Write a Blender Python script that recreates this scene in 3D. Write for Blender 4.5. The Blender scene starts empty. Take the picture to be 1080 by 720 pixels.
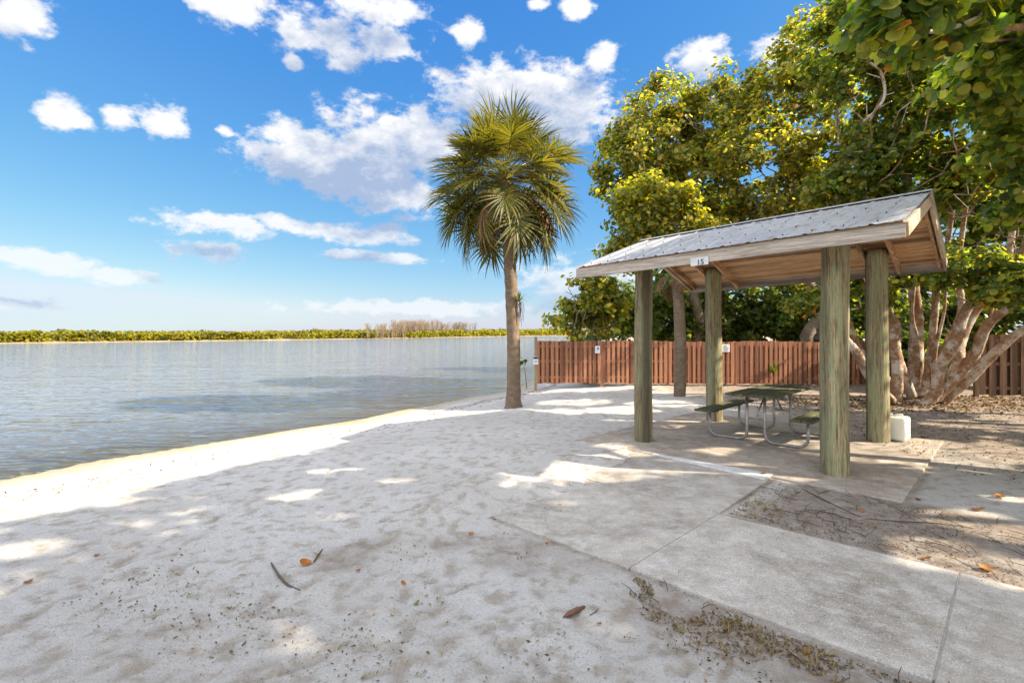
import bpy, math, random
import numpy as np
from mathutils import Vector, Matrix

rng = np.random.default_rng(7)
random.seed(7)
sc = bpy.context.scene
COL = sc.collection
F, HZ, EYE = 533.0, 350.0, 1.7
SUN_EL, SUN_AZ = math.radians(35), math.radians(101)          # azimuth from +Y towards +X
S = np.array([math.cos(SUN_EL)*math.sin(SUN_AZ), math.cos(SUN_EL)*math.cos(SUN_AZ), math.sin(SUN_EL)])

def at(px, py, Y):
    return np.array([(px-540)/F*Y, Y, EYE+(HZ-py)/F*Y])
def gnd(px, py, z=0.0):
    Y = F*(EYE-z)/(py-HZ)
    return np.array([(px-540)/F*Y, Y, z])

# ------------------------------------------------------------------ objects
def tag(o, label=None, cat=None, group=None, kind=None):
    if label: o['label'] = label
    if cat: o['category'] = cat
    if group: o['group'] = group
    if kind: o['kind'] = kind
    return o
def empty(name, loc, rz=0.0):
    o = bpy.data.objects.new(name, None)
    o.location = loc; o.rotation_euler = (0, 0, rz); o.empty_display_size = .2
    COL.objects.link(o); return o
def link(name, me, parent=None, mat=None, loc=None):
    o = bpy.data.objects.new(name, me); COL.objects.link(o)
    if mat and not me.materials: me.materials.append(mat)
    if parent is not None: o.parent = parent
    if loc is not None: o.location = loc
    return o
def mesh_np(name, V, Fc, smooth=False, col=None):
    """V (n,3); Fc (m,k) uniform polygons"""
    me = bpy.data.meshes.new(name)
    V = np.ascontiguousarray(V, dtype=np.float32); Fc = np.ascontiguousarray(Fc, dtype=np.int32)
    m, k = Fc.shape
    me.vertices.add(len(V)); me.vertices.foreach_set('co', V.ravel())
    me.loops.add(m*k); me.loops.foreach_set('vertex_index', Fc.ravel())
    me.polygons.add(m)
    me.polygons.foreach_set('loop_start', np.arange(0, m*k, k, dtype=np.int32))
    me.polygons.foreach_set('loop_total', np.full(m, k, dtype=np.int32))
    me.polygons.foreach_set('use_smooth', np.full(m, smooth, dtype=bool))
    me.update(calc_edges=True)
    if col is not None:
        a = me.color_attributes.new('Col', 'FLOAT_COLOR', 'POINT')
        c = np.ones((len(V), 4), dtype=np.float32); c[:, :col.shape[1]] = col
        a.data.foreach_set('color', c.ravel())
    return me
def fattr(me, name, vals):
    a = me.attributes.new(name, 'FLOAT', 'POINT'); a.data.foreach_set('value', np.asarray(vals, dtype=np.float32).ravel())

class MB:
    def __init__(s): s.v = []; s.f = []; s.sm = []
    def poly(s, pts, faces, smooth=False):
        b = len(s.v); s.v += [tuple(map(float, p)) for p in pts]
        for f in faces: s.f.append(tuple(b+i for i in f)); s.sm.append(smooth)
    def box(s, c, size, ax=None, ay=None, az=None):
        c = np.array(c, float)
        ax = np.array([1, 0, 0.]) if ax is None else np.array(ax, float)
        ay = np.array([0, 1, 0.]) if ay is None else np.array(ay, float)
        az = np.cross(ax, ay) if az is None else np.array(az, float)
        hx, hy, hz = [q/2 for q in size]
        P = [c+ax*i*hx+ay*j*hy+az*k*hz for k in (-1, 1) for j in (-1, 1) for i in (-1, 1)]
        s.poly(P, [(0, 2, 3, 1), (4, 5, 7, 6), (0, 1, 5, 4), (2, 6, 7, 3), (1, 3, 7, 5), (0, 4, 6, 2)])
    def tube(s, pts, rad, n=10, cap=True, jit=0.0, seed=0, smooth=True):
        pts = [np.array(p, float) for p in pts]
        if np.isscalar(rad): rad = [rad]*len(pts)
        r_ = np.random.default_rng(seed)
        b = len(s.v); up = np.array([0.13, 0.31, 1.0]); prev = None
        for i, p in enumerate(pts):
            t = pts[min(i+1, len(pts)-1)]-pts[max(i-1, 0)]
            t = t/(np.linalg.norm(t)+1e-9)
            if prev is None:
                u = np.cross(t, up if abs(t[2]) < .9 else np.array([1, .2, 0]))
            else: u = prev-t*np.dot(prev, t)
            u /= np.linalg.norm(u)+1e-9; prev = u; w = np.cross(t, u)
            for k in range(n):
                a = 2*math.pi*k/n
                rr = rad[i]*(1+(r_.normal()*jit if jit else 0))
                q = p+(u*math.cos(a)+w*math.sin(a))*rr
                s.v.append((float(q[0]), float(q[1]), float(q[2])))
        for i in range(len(pts)-1):
            for k in range(n):
                k2 = (k+1) % n
                s.f.append((b+i*n+k, b+i*n+k2, b+(i+1)*n+k2, b+(i+1)*n+k)); s.sm.append(smooth)
        if cap:
            s.f.append(tuple(b+k for k in range(n))[::-1]); s.sm.append(False)
            e = b+(len(pts)-1)*n
            s.f.append(tuple(e+k for k in range(n))); s.sm.append(False)
    def build(s, name, mat, parent=None, bevel=0, loc=None):
        me = bpy.data.meshes.new(name); me.from_pydata(s.v, [], s.f)
        me.polygons.foreach_set('use_smooth', s.sm); me.update()
        o = link(name, me, parent, mat, loc)
        if bevel:
            m = o.modifiers.new('b', 'BEVEL'); m.width = bevel; m.segments = 2; m.limit_method = 'ANGLE'
        return o

# ------------------------------------------------------------------ noise
def vnoise(x, y, seed=0):
    xi = np.floor(x).astype(np.int64); yi = np.floor(y).astype(np.int64)
    fx = x-xi; fy = y-yi
    fx = fx*fx*fx*(fx*(fx*6-15)+10); fy = fy*fy*fy*(fy*(fy*6-15)+10)
    def h(a, b):
        n = (a*374761393+b*668265263+seed*974711) & 0x7fffffff
        n = ((n ^ (n >> 13))*1274126177) & 0x7fffffff
        n = (n ^ (n >> 16)) & 0xffff
        return n/32768.0-1.0
    return (h(xi, yi)*(1-fx)+h(xi+1, yi)*fx)*(1-fy)+(h(xi, yi+1)*(1-fx)+h(xi+1, yi+1)*fx)*fy
def fbm(x, y, o=4, seed=0, g=.5):
    s = 0; a = 1; t = 0
    for i in range(o):
        s = s+a*vnoise(x*2**i+i*17.3, y*2**i+i*9.1, seed+i); t += a; a *= g
    return s/t
def sstep(a, b, x):
    t = np.clip((x-a)/(b-a), 0, 1); return t*t*(3-2*t)

# ------------------------------------------------------------------ materials
class NT:
    def __init__(s, name):
        s.m = bpy.data.materials.new(name); s.m.use_nodes = True
        s.t = s.m.node_tree; s.t.nodes.clear()
    def n(s, typ, ins=None, **pr):
        nd = s.t.nodes.new(typ)
        for k, v in pr.items(): setattr(nd, k, v)
        for k, v in (ins or {}).items():
            sk = nd.inputs[k]
            if isinstance(v, bpy.types.NodeSocket): s.t.links.new(v, sk)
            elif isinstance(v, bpy.types.Node): s.t.links.new(v.outputs[0], sk)
            else:
                if sk.type == 'RGBA' and len(v) == 3: v = (*v, 1)
                sk.default_value = v
        return nd
    def coord(s, scale=(1, 1, 1), rot=(0, 0, 0), gen='Object'):
        tc = s.n('ShaderNodeTexCoord')
        if gen == 'World': src = s.n('ShaderNodeNewGeometry').outputs['Position']
        else: src = tc.outputs[gen]
        return s.n('ShaderNodeMapping', {'Vector': src, 'Scale': scale, 'Rotation': rot}).outputs[0]
    def noise(s, vec, scale=5, detail=5, rough=.55, dist=0):
        return s.n('ShaderNodeTexNoise', {'Vector': vec, 'Scale': scale, 'Detail': detail, 'Roughness': rough, 'Distortion': dist}).outputs['Fac']
    def ramp(s, fac, stops, interp='LINEAR'):
        r = s.n('ShaderNodeValToRGB', {'Fac': fac}); r.color_ramp.interpolation = interp
        e = r.color_ramp.elements
        while len(e) < len(stops): e.new(.5)
        for q, (p, c) in zip(e, stops):
            q.position = p; q.color = (*c, 1) if len(c) == 3 else c
        return r.outputs[0]
    def mix(s, fac, a, b, blend='MIX'):
        nd = s.n('ShaderNodeMix', data_type='RGBA', blend_type=blend)
        for k, v in ((0, fac), (6, a), (7, b)):
            if isinstance(v, bpy.types.NodeSocket): s.t.links.new(v, nd.inputs[k])
            else: nd.inputs[k].default_value = (*v, 1) if (k and len(v) == 3) else v
        return nd.outputs[2]
    def math(s, op, a, b=0.0, c=None):
        nd = s.n('ShaderNodeMath', operation=op)
        for k, v in enumerate((a, b) if c is None else (a, b, c)):
            if isinstance(v, bpy.types.NodeSocket): s.t.links.new(v, nd.inputs[k])
            else: nd.inputs[k].default_value = v
        return nd.outputs[0]
    def bump(s, h, strength=.5, dist=.01):
        return s.n('ShaderNodeBump', {'Height': h, 'Strength': strength, 'Distance': dist}).outputs[0]
    def out(s, sh):
        s.n('ShaderNodeOutputMaterial', {'Surface': sh}); return s.m
    def pbr(s, base, rough=.7, normal=None, **kw):
        i = {'Base Color': base, 'Roughness': rough}
        if normal is not None: i['Normal'] = normal
        i.update(kw)
        return s.out(s.n('ShaderNodeBsdfPrincipled', i).outputs[0])

BW = ((.3, (0, 0, 0)), (.7, (1, 1, 1)))
def m_sand():
    t = NT('sand'); v = t.coord(gen='World')
    big = t.noise(v, .55, 5, .6); med = t.noise(v, 6, 6, .65); fine = t.noise(v, 55, 4, .75); grit = t.noise(v, 140, 3, .7)
    c = t.ramp(big, ((.3, (.56, .52, .47)), (.7, (.70, .675, .635))))
    c = t.mix(t.ramp(med, ((.36, (.85, .85, .85)), (.49, (0, 0, 0)))), c, (.42, .355, .28))
    c = t.mix(t.ramp(fine, ((.55, (0, 0, 0)), (.68, (.6, .6, .6)))), c, (.32, .27, .21))
    c = t.mix(t.ramp(grit, ((.60, (0, 0, 0)), (.68, (.85, .85, .85)))), c, (.12, .095, .07))
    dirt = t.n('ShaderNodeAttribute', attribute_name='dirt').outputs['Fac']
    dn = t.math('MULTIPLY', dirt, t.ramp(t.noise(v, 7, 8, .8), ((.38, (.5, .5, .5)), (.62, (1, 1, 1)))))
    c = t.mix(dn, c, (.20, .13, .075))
    pit = t.n('ShaderNodeAttribute', attribute_name='pit').outputs['Fac']
    c = t.mix(t.math('MULTIPLY', pit, .55), c, (.33, .265, .19))
    wet = t.n('ShaderNodeAttribute', attribute_name='wet').outputs['Fac']
    c = t.mix(wet, c, (.42, .32, .18))
    h = t.math('ADD', t.math('MULTIPLY', t.noise(v, 26, 7, .75), 1.0), t.math('MULTIPLY', fine, .5))
    rough = t.math('SUBTRACT', .95, t.math('MULTIPLY', wet, .45))
    return t.pbr(c, rough, t.bump(h, 1.0, .045))
def m_concrete(name='concrete', tint=(.42, .385, .335), dark=(.20, .17, .135)):
    t = NT(name); v = t.coord(gen='World')
    c = t.mix(t.ramp(t.noise(v, 1.1, 9, .78), ((.38, (0, 0, 0)), (.62, (1, 1, 1)))), dark, tint)
    c = t.mix(t.ramp(t.noise(v, 5, 7, .75), ((.46, (0, 0, 0)), (.68, (.55, .55, .55)))), c, (.55, .53, .50))
    c = t.mix(t.ramp(t.noise(v, 75, 4, .75), ((.52, (0, 0, 0)), (.66, (.75, .75, .75)))), c, (.15, .13, .11))
    c = t.mix(t.ramp(t.noise(v, 130, 2, .6), ((.60, (0, 0, 0)), (.70, (.8, .8, .8)))), c, (.66, .64, .60))
    c = t.mix(t.ramp(t.noise(v, 2.3, 5, .8, 1.5), ((.58, (0, 0, 0)), (.7, (.45, .45, .45)))), c, (.21, .155, .10))
    return t.pbr(c, .92, t.bump(t.noise(v, 60, 5, .7), .55, .006))
def m_wood(name, a, b, dark, axis='Z', gen='Object', s=1.0, rot=(0, 0, 0), moss=None, crack=.5):
    t = NT(name); k = {'X': (.8, 14, 14), 'Y': (14, .8, 14), 'Z': (14, 14, .8)}[axis]
    v = t.coord(tuple(q*s for q in k), rot, gen); v2 = t.coord(tuple(q*.28*s+.6 for q in k) if moss else (1, 1, 1), (0, 0, 0), gen)
    g = t.noise(v, 1.0, 7, .68, .4); g2 = t.noise(v, 4.0, 4, .6)
    c = t.ramp(g, ((.38, a), (.60, b)))
    c = t.mix(t.ramp(g2, ((.35, (crack, crack, crack)), (.48, (0, 0, 0)))), c, dark)
    if moss: c = t.mix(t.ramp(t.noise(v2, 1.1, 7, .75), ((.45, (0, 0, 0)), (.60, (.78, .78, .78)))), c, moss)
    kb = {'X': (.05, 5.5, 5.5), 'Y': (5.5, .05, 5.5), 'Z': (5.5, 5.5, .05)}[axis]
    bv = t.noise(t.coord(kb, (0, 0, 0), gen), 1.0, 0)
    c = t.mix(t.ramp(bv, ((.36, (.8, .8, .8)), (.48, (.25, .25, .25)), (.6, (0, 0, 0)))), c, dark)
    return t.pbr(c, .85, t.bump(t.math('ADD', g, t.math('MULTIPLY', g2, .6)), .7, .012))
def m_leaf(name, trans=.38, rough=.42):
    t = NT(name); col = t.n('ShaderNodeAttribute', attribute_name='Col').outputs['Color']
    v = t.coord(gen='World')
    c = t.mix(t.ramp(t.noise(v, 30, 3, .6), ((.35, (.55, .55, .55)), (.65, (1, 1, 1)))), (0, 0, 0), col, 'MIX')
    p = t.n('ShaderNodeBsdfPrincipled', {'Base Color': c, 'Roughness': rough, 'Specular IOR Level': .35})
    tc = t.mix(1.0, col, (2.55, 2.35, .6), 'MULTIPLY')
    tr = t.n('ShaderNodeBsdfTranslucent', {'Color': tc})
    return t.out(t.n('ShaderNodeMixShader', {'Fac': trans, 1: p.outputs[0], 2: tr.outputs[0]}).outputs[0])
def m_bark(name, a, b, pale, palefac=.6, sc_=1.0, z=1.0):
    t = NT(name); v = t.coord((sc_, sc_, sc_*z), gen='World')
    n1 = t.noise(v, 3.0, 7, .7); n2 = t.noise(v, 11, 6, .7)
    c = t.ramp(n2, ((.32, a), (.66, b)))
    c = t.mix(t.ramp(n1, ((.47, (0, 0, 0)), (.58, (palefac,)*3))), c, pale)
    c = t.mix(t.ramp(t.noise(v, 26, 4, .7), ((.3, (.7, .7, .7)), (.42, (0, 0, 0)))), c, tuple(q*.35 for q in a))
    return t.pbr(c, .85, t.bump(n2, .8, .03))
def m_plain(name, c, rough=.6, metal=0.0, var=.25, sc_=8, bump=0, **kw):
    t = NT(name); v = t.coord()
    cc = t.mix(t.ramp(t.noise(v, sc_, 6, .7), ((.35, (0, 0, 0)), (.65, (1, 1, 1)))), tuple(q*(1-var) for q in c), c)
    return t.pbr(cc, rough, t.bump(t.noise(v, sc_*4, 4), .4, bump) if bump else None, Metallic=metal, **kw)
def m_roof():
    t = NT('galvanized_roof'); v = t.coord((1, 1, 1))
    n = t.noise(v, 1.6, 7, .72); st = t.noise(t.coord((9, 1.2, 9)), 1.5, 6, .7)
    c = t.ramp(n, ((.3, (.31, .32, .335)), (.7, (.46, .46, .455))))
    c = t.mix(t.ramp(st, ((.52, (0, 0, 0)), (.62, (.9, .9, .9)))), c, (.25, .20, .155))
    return t.pbr(c, .42, t.bump(t.noise(v, 5, 3), .15, .01), Metallic=.45)
def m_col(name, rough=.8):
    t = NT(name); return t.pbr(t.n('ShaderNodeAttribute', attribute_name='Col').outputs['Color'], rough)
def m_water():
    t = NT('lagoon_water')
    v = t.coord((.34, 1.0, 1), (0, 0, math.radians(-9)), 'World'); w2 = t.coord((.5, 1.0, 1), (0, 0, math.radians(14)), 'World')
    h = t.math('ADD', t.math('MULTIPLY', t.noise(v, 3.2, 2, .45, .6), .062), t.math('MULTIPLY', t.noise(w2, 6.5, 1, .4, .4), .026))
    h = t.math('ADD', h, t.math('MULTIPLY', t.noise(v, 1.2, 1, .4, .5), .075))
    h = t.math('ADD', h, t.math('MULTIPLY', t.noise(w2, .22, 2, .5), .18))
    nm = t.bump(h, 1.0, 1.0)
    dep = t.n('ShaderNodeAttribute', attribute_name='depth').outputs['Fac']
    murk = t.n('ShaderNodeBsdfDiffuse', {'Color': (.20, .21, .235, 1)})
    tr = t.n('ShaderNodeBsdfTransparent', {'Color': (.86, .80, .55, 1)})
    body = t.n('ShaderNodeMixShader', {'Fac': dep, 1: tr.outputs[0], 2: murk.outputs[0]})
    gl = t.n('ShaderNodeBsdfGlossy', {'Color': (.96, .97, 1, 1), 'Roughness': .06, 'Normal': nm})
    fr = t.n('ShaderNodeFresnel', {'IOR': 1.36, 'Normal': nm})
    return t.out(t.n('ShaderNodeMixShader', {'Fac': fr.outputs[0], 1: body.outputs[0], 2: gl.outputs[0]}).outputs[0])

M = dict(
    sand=m_sand(), concrete=m_concrete(), pad=m_concrete('pad_concrete', (.40, .335, .26), (.20, .15, .105)),
    white_strip=m_concrete('pale_mortar', (.66, .65, .63), (.50, .48, .46)),
    post=m_wood('treated_post', (.115, .075, .034), (.40, .315, .17), (.035, .025, .014), 'Z', s=2.6, moss=(.24, .275, .14), crack=.85),
    soffit=m_wood('ceiling_boards', (.52, .27, .12), (.78, .52, .29), (.13, .065, .03), 'X', s=2.0, crack=.5),
    fascia=m_wood('weathered_board', (.25, .205, .16), (.45, .385, .315), (.09, .07, .05), 'X', s=2.0, crack=.5),
    rafter=m_wood('rafter_wood', (.48, .26, .12), (.70, .44, .24), (.14, .08, .04), 'Y', s=2.0),
    barge=m_wood('barge_board', (.45, .34, .22), (.62, .50, .35), (.2, .14, .08), 'Y', s=2.0, crack=.35),
    roof=m_roof(),
    galv=m_plain('galvanized_tube', (.38, .355, .32), .45, .6, .45, 14),
    dark=m_plain('dark_metal', (.04, .04, .04), .5),
    table=m_wood('mossy_plank', (.05, .055, .03), (.15, .145, .075), (.02, .018, .012), 'X', s=2.2, moss=(.085, .11, .03)),
    fence_red=m_wood('red_stained_board', (.33, .135, .066), (.45, .21, .115), (.13, .05, .028), 'Z', gen='Object', s=1.6, crack=.35),
    fence_old=m_wood('old_brown_board', (.15, .085, .05), (.27, .165, .10), (.06, .035, .02), 'Z', s=1.0),
    stub=m_wood('old_stub', (.25, .19, .10), (.40, .31, .17), (.1, .07, .04), 'Z'),
    leaf=m_leaf('seagrape_leaf', .5), palm=m_leaf('palm_leaf', .30, .38), dry=m_leaf('dry_leaf', .15, .8),
    bark=m_bark('seagrape_bark', (.15, .08, .04), (.36, .20, .10), (.58, .53, .45), .75),
    darkbark=m_bark('shaded_bark', (.12, .085, .055), (.24, .18, .12), (.34, .29, .22), .5),
    palmbark=m_bark('palm_bark', (.085, .055, .03), (.21, .145, .09), (.27, .21, .145), .4, 1.8, 2.2),
    white=m_plain('white_sign', (.78, .79, .80), .5, 0, .08), blue=m_plain('sign_blue', (.12, .22, .42), .5),
    plate=m_plain('worn_plate', (.55, .55, .54), .6, 0, .25), black=m_plain('sign_black', (.02, .02, .025), .5), water=m_water(),
    litter=m_col('litter_bits'), twig=m_plain('dead_twig', (.10, .07, .05), .85, 0, .4, 30, .002),
    pod=m_plain('seed_pod', (.15, .06, .03), .6, 0, .4, 30, .002),
)
t = NT('milky_plastic'); v = t.coord()
M['jug'] = t.pbr(t.mix(t.noise(v, 6, 5, .7), (.62, .58, .48), (.80, .78, .70)), .45, t.bump(t.noise(v, 9, 3), .3, .01),
                 **{'Subsurface Weight': .5, 'Subsurface Radius': (.05, .05, .04), 'Subsurface Scale': 1.0})

# ------------------------------------------------------------------ camera / light / world
cam = bpy.data.cameras.new('camera'); cam.sensor_width = 36; cam.lens = F/1080*36
cam.shift_y = -10/1080; cam.clip_end = 6000; cam.clip_start = .05
co = bpy.data.objects.new('camera', cam); co.location = (0, 0, EYE); co.rotation_euler = (math.pi/2, 0, 0)
COL.objects.link(co); sc.camera = co
sun = bpy.data.lights.new('sun', 'SUN'); sun.energy = 5.0; sun.angle = math.radians(.53); sun.color = (1, .87, .68)
so = bpy.data.objects.new('sun', sun); so.rotation_euler = Vector(S.tolist()).to_track_quat('Z', 'Y').to_euler()
so.location = (20, 5, 30); COL.objects.link(so)

SKY = dict(strength=.10, sat=1.28)
CLOUDS = [  # px, py, half-width px, half-height px
    (18, 12, 52, 30), (240, 6, 55, 22), (345, 40, 58, 27), (405, 44, 50, 24), (400, 10, 60, 22),
    (63, 120, 38, 19), (175, 125, 30, 18), (125, 126, 22, 13), (335, 163, 92, 38), (400, 158, 92, 56), (445, 150, 60, 46), (375, 180, 100, 42),
    (430, 208, 55, 22), (520, 98, 90, 34), (590, 122, 80, 42), (560, 90, 60, 24), (240, 237, 86, 14), (310, 238, 60, 12), (385, 247, 70, 12),
    (222, 266, 46, 13), (45, 275, 85, 15), (125, 291, 60, 11), (636, 60, 24, 15), (736, 62, 34, 22), (608, 8, 24, 12),
    (568, 4, 14, 8), (497, 36, 19, 15), (400, 271, 75, 7), (20, 321, 60, 9), (237, 138, 13, 8), (830, 50, 50, 20),
    (640, 300, 120, 40), (470, 325, 200, 10), (310, 66, 12, 10)]
def make_world():
    w = bpy.data.worlds.new('World'); sc.world = w; w.use_nodes = True
    nt = w.node_tree; nt.nodes.clear()
    g = bpy.data.node_groups.new('cloud_field', 'ShaderNodeTree')
    g.interface.new_socket('Vector', in_out='INPUT', socket_type='NodeSocketVector')
    g.interface.new_socket('Density', in_out='OUTPUT', socket_type='NodeSocketFloat')
    def N(tree, typ, ins=None, **pr):
        nd = tree.nodes.new(typ)
        for k, v_ in pr.items(): setattr(nd, k, v_)
        for k, v_ in (ins or {}).items():
            if isinstance(v_, bpy.types.NodeSocket): tree.links.new(v_, nd.inputs[k])
            else: nd.inputs[k].default_value = v_
        return nd
    gi = g.nodes.new('NodeGroupInput'); go = g.nodes.new('NodeGroupOutput')
    mt = lambda op, a, b=0.0: N(g, 'ShaderNodeMath', {0: a, 1: b}, operation=op).outputs[0]
    d = gi.outputs[0]
    sp = N(g, 'ShaderNodeSeparateXYZ', {0: d})
    az = mt('ARCTAN2', sp.outputs[0], sp.outputs[1]); el = mt('ARCSINE', mt('MAXIMUM', mt('MINIMUM', sp.outputs[2], .999), -.999))
    n3 = N(g, 'ShaderNodeTexNoise', {'Vector': N(g, 'ShaderNodeMapping', {'Vector': d, 'Scale': (1, 1, 2.0)}).outputs[0], 'Scale': 7.5, 'Detail': 9, 'Roughness': .58}).outputs['Fac']
    nf = N(g, 'ShaderNodeTexNoise', {'Vector': N(g, 'ShaderNodeMapping', {'Vector': d, 'Scale': (1, 1, 1.7)}).outputs[0], 'Scale': 24, 'Detail': 8, 'Roughness': .62}).outputs['Fac']
    p = N(g, 'ShaderNodeCombineXYZ', {0: az, 1: el, 2: 0.0}).outputs[0]
    best = None
    for (px, py, hw, hh) in CLOUDS:
        a0 = math.atan2(px-540, F); e0 = math.atan2((HZ-py), math.hypot(F, px-540))
        ka = math.cos(a0)**2/F; ke = math.cos(a0)/F*math.cos(e0)
        sx, sy = 1/(hw*ka*.92), 1/(hh*ke*.95)
        q = N(g, 'ShaderNodeVectorMath', {0: p, 1: (sx, sy, 0), 2: (-a0*sx, -e0*sy, 0)}, operation='MULTIPLY_ADD').outputs[0]
        r = N(g, 'ShaderNodeVectorMath', {0: q}, operation='LENGTH').outputs['Value']
        best = r if best is None else mt('MINIMUM', best, r)
    dens = mt('SUBTRACT', 1.0, best)
    dens = mt('MAXIMUM', dens, -1.2)
    dens = mt('ADD', dens, mt('MULTIPLY', mt('SUBTRACT', n3, .5), 1.25))
    dens = mt('ADD', dens, mt('MULTIPLY', mt('SUBTRACT', nf, .5), 2.3))
    # unseen broken cloud, added overhead and behind the viewpoint to light the shade
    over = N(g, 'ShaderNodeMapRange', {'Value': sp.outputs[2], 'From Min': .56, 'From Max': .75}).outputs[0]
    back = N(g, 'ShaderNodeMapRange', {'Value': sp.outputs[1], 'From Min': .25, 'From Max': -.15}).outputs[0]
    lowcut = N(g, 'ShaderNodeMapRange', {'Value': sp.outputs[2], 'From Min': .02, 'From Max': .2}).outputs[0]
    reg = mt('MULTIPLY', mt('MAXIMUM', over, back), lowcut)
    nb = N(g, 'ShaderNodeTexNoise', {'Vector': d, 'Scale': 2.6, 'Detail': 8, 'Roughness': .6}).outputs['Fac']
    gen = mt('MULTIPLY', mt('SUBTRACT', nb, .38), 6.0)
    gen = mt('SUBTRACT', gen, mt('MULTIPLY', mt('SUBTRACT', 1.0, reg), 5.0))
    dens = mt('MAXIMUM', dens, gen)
    g.links.new(dens, go.inputs[0])
    n = lambda typ, ins=None, **pr: N(nt, typ, ins, **pr)
    m2 = lambda op, a, b=0.0: n('ShaderNodeMath', {0: a, 1: b}, operation=op).outputs[0]
    d0 = n('ShaderNodeTexCoord').outputs['Generated']
    dn = n('ShaderNodeVectorMath', {0: d0}, operation='NORMALIZE').outputs[0]
    up = n('ShaderNodeVectorMath', {0: dn, 1: (.030, .0, .050)}, operation='ADD').outputs[0]
    up = n('ShaderNodeVectorMath', {0: up}, operation='NORMALIZE').outputs[0]
    def fld(v_):
        q = nt.nodes.new('ShaderNodeGroup'); q.node_tree = g; nt.links.new(v_, q.inputs[0]); return q.outputs[0]
    A = fld(dn); B = fld(up)
    alpha = n('ShaderNodeMapRange', {'Value': A, 'From Min': -.08, 'From Max': .5}, interpolation_type='SMOOTHSTEP').outputs[0]
    sh = n('ShaderNodeMapRange', {'Value': B, 'From Min': -.25, 'From Max': .75}).outputs[0]
    sky = n('ShaderNodeTexSky', sky_type='NISHITA', sun_disc=False, sun_elevation=SUN_EL, sun_rotation=SUN_AZ,
            air_density=1.0, dust_density=.3, ozone_density=1.3)
    sp = n('ShaderNodeSeparateColor', {0: sky.outputs[0]})
    ch = [m2('MULTIPLY', m2('POWER', m2('MULTIPLY', sp.outputs[i], .102), e), k/.24) for i, (e, k) in enumerate(((1.28, 1.13), (.76, .97), (.27, .93)))]
    ch = [m2('MINIMUM', c_, q) for c_, q in zip(ch, (2.75, 3.2, 3.7))]
    hs = n('ShaderNodeCombineColor', {0: ch[0], 1: ch[1], 2: ch[2]})
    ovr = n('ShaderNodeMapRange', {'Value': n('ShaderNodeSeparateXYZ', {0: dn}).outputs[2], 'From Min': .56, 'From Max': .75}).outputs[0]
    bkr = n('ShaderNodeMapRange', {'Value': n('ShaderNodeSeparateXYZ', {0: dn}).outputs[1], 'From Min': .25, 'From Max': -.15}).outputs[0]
    unseen_fill = m2('MAXIMUM', ovr, bkr)
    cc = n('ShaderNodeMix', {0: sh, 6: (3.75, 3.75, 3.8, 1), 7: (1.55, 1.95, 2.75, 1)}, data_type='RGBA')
    cc = n('ShaderNodeMix', {0: unseen_fill, 6: cc.outputs[2], 7: (8.9, 9.1, 9.8, 1)}, data_type='RGBA')  # added out-of-view clouds, much brighter than the visible ones, as fill light
    sz = n('ShaderNodeSeparateXYZ', {0: dn}).outputs[2]
    hzf = n('ShaderNodeMapRange', {'Value': sz, 'From Min': .02, 'From Max': .22, 'To Min': .55, 'To Max': .97}).outputs[0]
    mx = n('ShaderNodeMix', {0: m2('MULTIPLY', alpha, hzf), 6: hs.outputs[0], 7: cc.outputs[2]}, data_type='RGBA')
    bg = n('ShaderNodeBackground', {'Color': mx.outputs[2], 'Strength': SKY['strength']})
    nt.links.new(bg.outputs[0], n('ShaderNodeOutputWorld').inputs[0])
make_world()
sc.view_settings.view_transform = 'Standard'; sc.view_settings.look = 'None'
sc.view_settings.exposure = 1.45; sc.view_settings.gamma = 1.0
sc.cycles.use_denoising = True
sc.cycles.max_bounces = 8; sc.cycles.transparent_max_bounces = 12; sc.cycles.diffuse_bounces = 5
sc.cycles.sample_clamp_indirect = 6.0

# ------------------------------------------------------------------ layout
D1 = np.array([math.sqrt(.5), -math.sqrt(.5), 0]); D2 = np.array([math.sqrt(.5), math.sqrt(.5), 0]); UP = np.array([0, 0, 1.])
PC = np.array([3.88, 7.89, 0])
def pav(a, b, z=0.0): return PC+D1*a+D2*b+UP*z
def pav_ab(x, y):
    dx, dy = x-PC[0], y-PC[1]; return (dx-dy)*math.sqrt(.5), (dx+dy)*math.sqrt(.5)
WZ = -.20
SHY = [-2000, -30, -3, 3, 6.5, 8.1, 10.4, 16.3, 19.5, 26, 60, 300, 3000]
SHX = [-700, -34, -14.5, -9, -6.6, -5.5, -3.7, -.3, .84, 3, 9, 60, 800]
def shore_d(x, y): return (x-np.interp(y, SHY, SHX))*.82

FOOT = []
def ground_z(x, y, detail=True):
    d = shore_d(x, y)+.25*fbm(x*.5, y*.5, 3, 5)
    z = np.where(d < 0, WZ+d*.085, WZ+.180*sstep(0, 4.2, d))
    z = np.maximum(z, -1.6)
    land = sstep(.2, 2.5, d)
    z = z+land*(.012*fbm(x*.9, y*.9, 3, 11))
    # raised sand drift over the left end of the walk
    a, b = pav_ab(x, y)
    z = z+.085*np.exp(-(((a+1.25-.25*fbm(b*1.5,a*1.5,3,91))/.50)**2+((b+4.0)/1.9)**4))*land
    z = z+.16*sstep(11.5, 15, x)*sstep(9, 12, y)*0
    if detail:
        keep = 1-.75*((a > -.9) & (b > -5.3) & (b < 2.3))
        z = z+land*keep*(.007*fbm(x*3.2-y*3.8, x*8+y*7.2, 4, 25)+.009*fbm(x*2.3+y*.6, y*2.6, 3, 21)+.012*fbm(x*6.5, y*8, 3, 31)+.006*np.abs(fbm(x*15, y*17, 2, 37)))
    return z
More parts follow.
